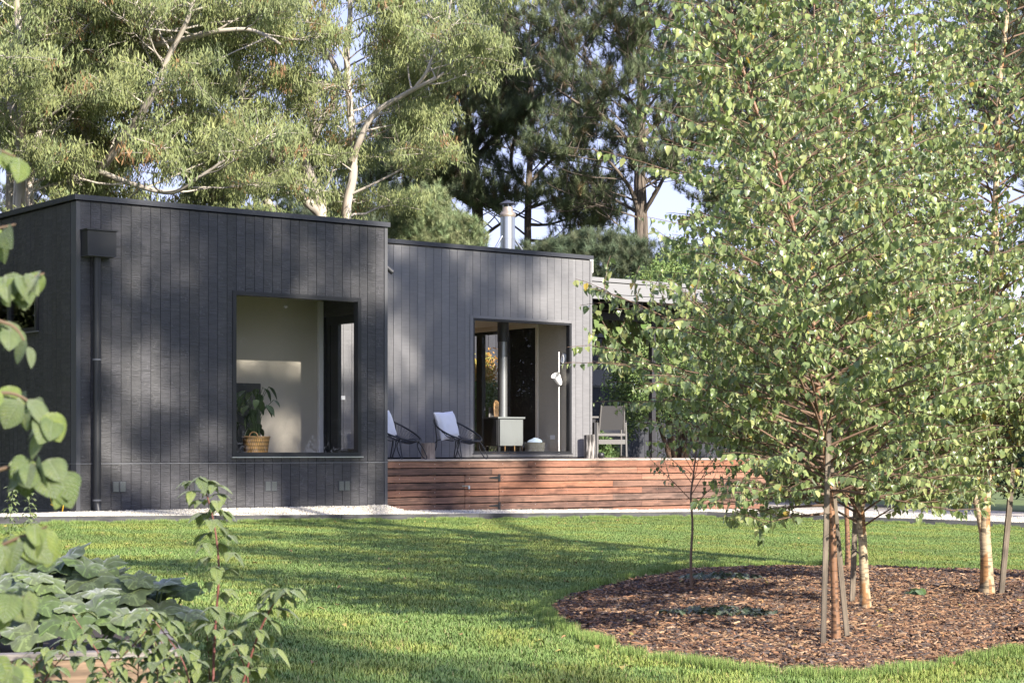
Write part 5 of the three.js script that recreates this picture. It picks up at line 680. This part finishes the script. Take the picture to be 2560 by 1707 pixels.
cane('raspberry cane arching to the right over the lawn', [-0.79, -0.42, -4.95, -0.76, 0.0, -4.92, -0.71, 0.2, -4.9, -0.66, 0.34, -4.88, -0.615, 0.41, -4.86, -0.58, 0.425, -4.85], 0.0045, 36, 0.052, 402);
const lowCanes = [[-0.92, 0.33], [-0.98, 0.28], [-0.86, 0.26], [-0.74, 0.2], [-1.06, 0.33], [-1.16, 0.24], [-1.25, 0.26], [-0.68, 0.1], [-0.95, 0.16], [-1.33, 0.2], [-0.81, 0.31], [-1.1, 0.05], [-1.2, 0.0], [-0.72, 0.2], [-1.0, 0.38], [-0.9, 0.36], [-1.15, 0.32], [-0.83, 0.4], [-1.28, 0.3], [-0.77, 0.34]];
const caneWords = ['leaning left of the tallest cane', 'low behind the tallest cane', 'leafy and short at the foot of the tallest cane', 'short, below the arching cane', 'in front of the corner of the raised bed', 'in front of the raised bed planks', 'by the left part of the raised bed', 'lowest at the right of the clump', 'low in the middle of the clump', 'farthest left in front of the planks', 'close to the tallest cane, half its height', 'low and broad in front of the bed corner', 'low at the foot of the planks', 'bending under the arching cane', 'with its tip level with the bed rail', 'just left of the tallest cane', 'rising before the middle of the planks', 'just behind the tallest cane', 'tall at the far left before the planks', 'between the tallest and the arching cane'];
lowCanes.forEach(([x, h], k) => { const r = rng(420 + k), z = -4.7 - 0.4 * r(); cane('raspberry cane ' + caneWords[k], [x, -0.45, z, x + (r() - 0.5) * 0.06, lerp(-0.45, h, 0.4), z, x + (r() - 0.5) * 0.14, lerp(-0.45, h, 0.8), z + 0.05, x + (r() - 0.5) * 0.25, h, z + 0.08], 0.004, 28, 0.052, 440 + k, k % 3 ? redStem : brownStem, { from: 0.35 }); });
// pumpkin plants on the far bed
{
  const pl = (() => { const g = new GB(), n = 28; g.vert(0, 0, 0.0, 0, 0, 1, 0.5, 0.5); for (const [q, z] of [[0.5, 0.08], [1, 0.02]]) for (let k = 0; k < n; k++) { const a = k / n * 6.283, lobes = 1 + 0.13 * Math.cos(a * 5) + 0.05 * Math.cos(a * 13) - (Math.cos(a - Math.PI / 2) > 0.96 ? 0.35 : 0), rr = q * lobes; g.vert(Math.cos(a) * rr * 0.5, Math.sin(a) * rr * 0.5, z + 0.03 * Math.cos(a * 5 + q * 2) * q + 0.015 * Math.cos(a * 10), 0, 0, 1, 0.5 + Math.cos(a) * rr * 0.43, 0.5 + Math.sin(a) * rr * 0.43); } for (let k = 0; k < n; k++) { const k2 = (k + 1) % n; g.i.push(0, 1 + k, 1 + k2, 1 + k, 1 + n + k, 1 + k2, 1 + k2, 1 + n + k, 1 + n + k2); } const q = g.geo(); q.computeVertexNormals(); return q; })();
  const pmap = tex(256, 256, (u, v) => { const x = u - 0.5, y = v - 0.5, a = Math.atan2(y, x), d = Math.hypot(x, y) * 2, vein = smooth(0.965, 1, Math.cos(a * 5)) * 0.3 + smooth(0.93, 1, Math.cos(a * 15 + d * 3)) * 0.1 * d, n = fbm(u, v, 9, 9, 4, 621), sp = smooth(0.6, 0.72, fbm(u, v, 16, 16, 3, 627)) * 0.25; const t = 0.62 + 0.28 * n + vein + sp; return [t * 0.98, t, t * 0.93]; }, true), mats = [leafM(0.11, 0.175, 0.045, { clearcoat: 0.03, map: pmap }), leafM(0.15, 0.215, 0.055, { clearcoat: 0.03, map: pmap }), leafM(0.19, 0.245, 0.085, { clearcoat: 0.15, map: pmap })], words = ['at the left of the far bed', 'in the middle of the far bed, largest leaves', 'at the right end of the far bed', 'over the corner bed', 'over the left part of the corner bed'];
  [[-2.25, -8.3, 0.16, 0.30, 20, 0.24], [-1.95, -8.35, 0.16, 0.24, 22, 0.26], [-1.66, -8.25, 0.1, 0.2, 16, 0.24], [-1.62, -6.3, 0.20, 0.24, 24, 0.2], [-1.95, -6.4, 0.22, 0.28, 26, 0.21]].forEach(([x, z, y, w, n, s], j) => {
    const r = rng(460 + j), o = V(x, y - 0.16, z), t = thing('pumpkin_plant', 'pumpkin plant with broad ribbed leaves ' + words[j], 'plant', 'pumpkin plants', o);
    for (let k = 0; k < n; k++) { const a = r() * 6.283, q = Math.sqrt(r()) * w * 1.3, p = V(Math.cos(a) * q, 0.1 + 0.17 * r() + 0.06 * (1 - q / w), Math.sin(a) * q * 0.7); mesh('leaf_stalk', new GB().tube(spline([p.x * 0.4, -0.1, p.z * 0.4, p.x * 0.8, p.y * 0.6, p.z * 0.8, p.x, p.y, p.z], 8), 0.0045, 6).geo(), greenStem, t); const m = mesh('leaf', pl, mats[Math.floor(r() * 3)], t); m.position.copy(p); m.quaternion.copy(Q(-0.95 - 0.5 * r(), (r() - 0.5) * 2.4, (r() - 0.5) * 0.7)); m.scale.setScalar(s * (0.55 + 0.5 * r())); }
  });
}
// small weeds by the gravel at the left
{
  const ws = [[-3.9, -15.0, 0.75, 'tall pale weed at the left in front of the side wall'], [-4.25, -15.6, 0.9, 'bushy pale weed at the left edge near the gravel'], [-3.55, -14.2, 0.42, 'short thin weed on the lawn left of the downpipe'], [-4.0, -14.0, 0.5, 'low weed at the left edge of the lawn'], [-3.35, -13.2, 0.5, 'twiggy dry weed on the lawn behind the pumpkins']];
  ws.forEach(([x, z, h, l], k) => { const r = rng(480 + k), y = gy(x, z); cane(l, [x, y, z, x + 0.05 * (r() - 0.5), y + h * 0.5, z, x + 0.3 * (r() - 0.5), y + h, z + 0.05], 0.004, 60, 0.045, 490 + k, greenStem, { name: 'weed', group: 'weeds by the gravel', leaflets: 2 }); });
}
// the fruit tree whose twigs hang into the picture at the left, close to the camera
{
  const r = rng(501), o = V(-1.05, gy(-1.05, -2.4), -2.4), t = thing('fruit_tree', 'fruit tree twigs with round leaves close at the left edge', 'tree', null, o), rl = leafGeo(0.86, 0.12, 0.25, 8, (u) => Math.pow(Math.sin(Math.PI * Math.pow(u, 0.8)), 0.7));
  const fm = [veined(0.16, 0.215, 0.05), veined(0.21, 0.265, 0.06), veined(0.115, 0.165, 0.05), veined(0.145, 0.19, 0.08)];
  mesh('trunk', new GB().tube(spline([-1.05, o.y - 0.1, -2.4, -1.03, 0.4, -2.42, -1.06, 1.0, -2.38, -1.0, 1.9, -2.4], 20).map((p) => p.sub(o)), (k) => lerp(0.04, 0.012, k), 10, 0.08).geo(), brownStem, t);
  const sets = [[[-1.03, 0.9, -2.4, -0.8, 1.06, -2.42, -0.66, 1.1, -2.45], 7, 0.055], [[-1.03, 0.8, -2.4, -0.78, 1.0, -2.42, -0.66, 1.02, -2.44, -0.622, 1.035, -2.45], 12, 0.05], [[-1.03, 0.75, -2.4, -0.8, 0.96, -2.4, -0.66, 0.965, -2.42, -0.64, 0.94, -2.43], 6, 0.045], [[-1.03, 0.6, -2.4, -0.78, 0.82, -2.4, -0.66, 0.875, -2.42, -0.60, 0.83, -2.43], 14, 0.056], [[-1.03, 0.55, -2.4, -0.76, 0.74, -2.42, -0.64, 0.78, -2.43, -0.585, 0.765, -2.44], 16, 0.058], [[-1.03, 0.45, -2.4, -0.78, 0.62, -2.42, -0.66, 0.68, -2.42, -0.61, 0.70, -2.42], 14, 0.056], [[-1.03, 0.35, -2.45, -0.8, 0.52, -2.5, -0.69, 0.60, -2.5, -0.655, 0.60, -2.5], 12, 0.055], [[-1.04, 0.3, -2.5, -0.84, 0.42, -2.6, -0.73, 0.5, -2.62, -0.69, 0.47, -2.6], 12, 0.06], [[-1.04, 0.2, -2.5, -0.86, 0.3, -2.7, -0.77, 0.38, -2.75, -0.72, 0.37, -2.7], 14, 0.06], [[-1.04, 0.9, -2.4, -0.85, 1.1, -2.4, -0.7, 1.2, -2.45, -0.66, 1.19, -2.45], 5, 0.05]];
  for (const [p, n0, s0] of sets) { const n = Math.round(n0 * 1.45), s = s0 * 0.74; const c = spline(p, 24); mesh('twig', new GB().tube(c.map((q) => q.clone().sub(o)), (k) => lerp(0.005, 0.0012, k), 6, 0, false).geo(), brownStem, t); for (let k = 0; k < n; k++) { const q = lerp(0.55, 1, (k + 0.3) / n), e = c[Math.min(23, Math.floor(q * 24))].clone().sub(o), m = mesh('leaf', rl, fm[Math.floor(r() * 4)], t); e.x += (r() - 0.5) * 0.02; e.y += (r() - 0.4) * 0.02; e.z += (r() - 0.5) * 0.05; m.position.copy(e); m.quaternion.copy(Q(-0.1 - 0.8 * r(), (r() - 0.5) * 2.6, (r() - 0.5) * 1.6)); m.scale.setScalar(s * (0.7 + 0.45 * r())); } }
}
renderer.render(scene, camera);
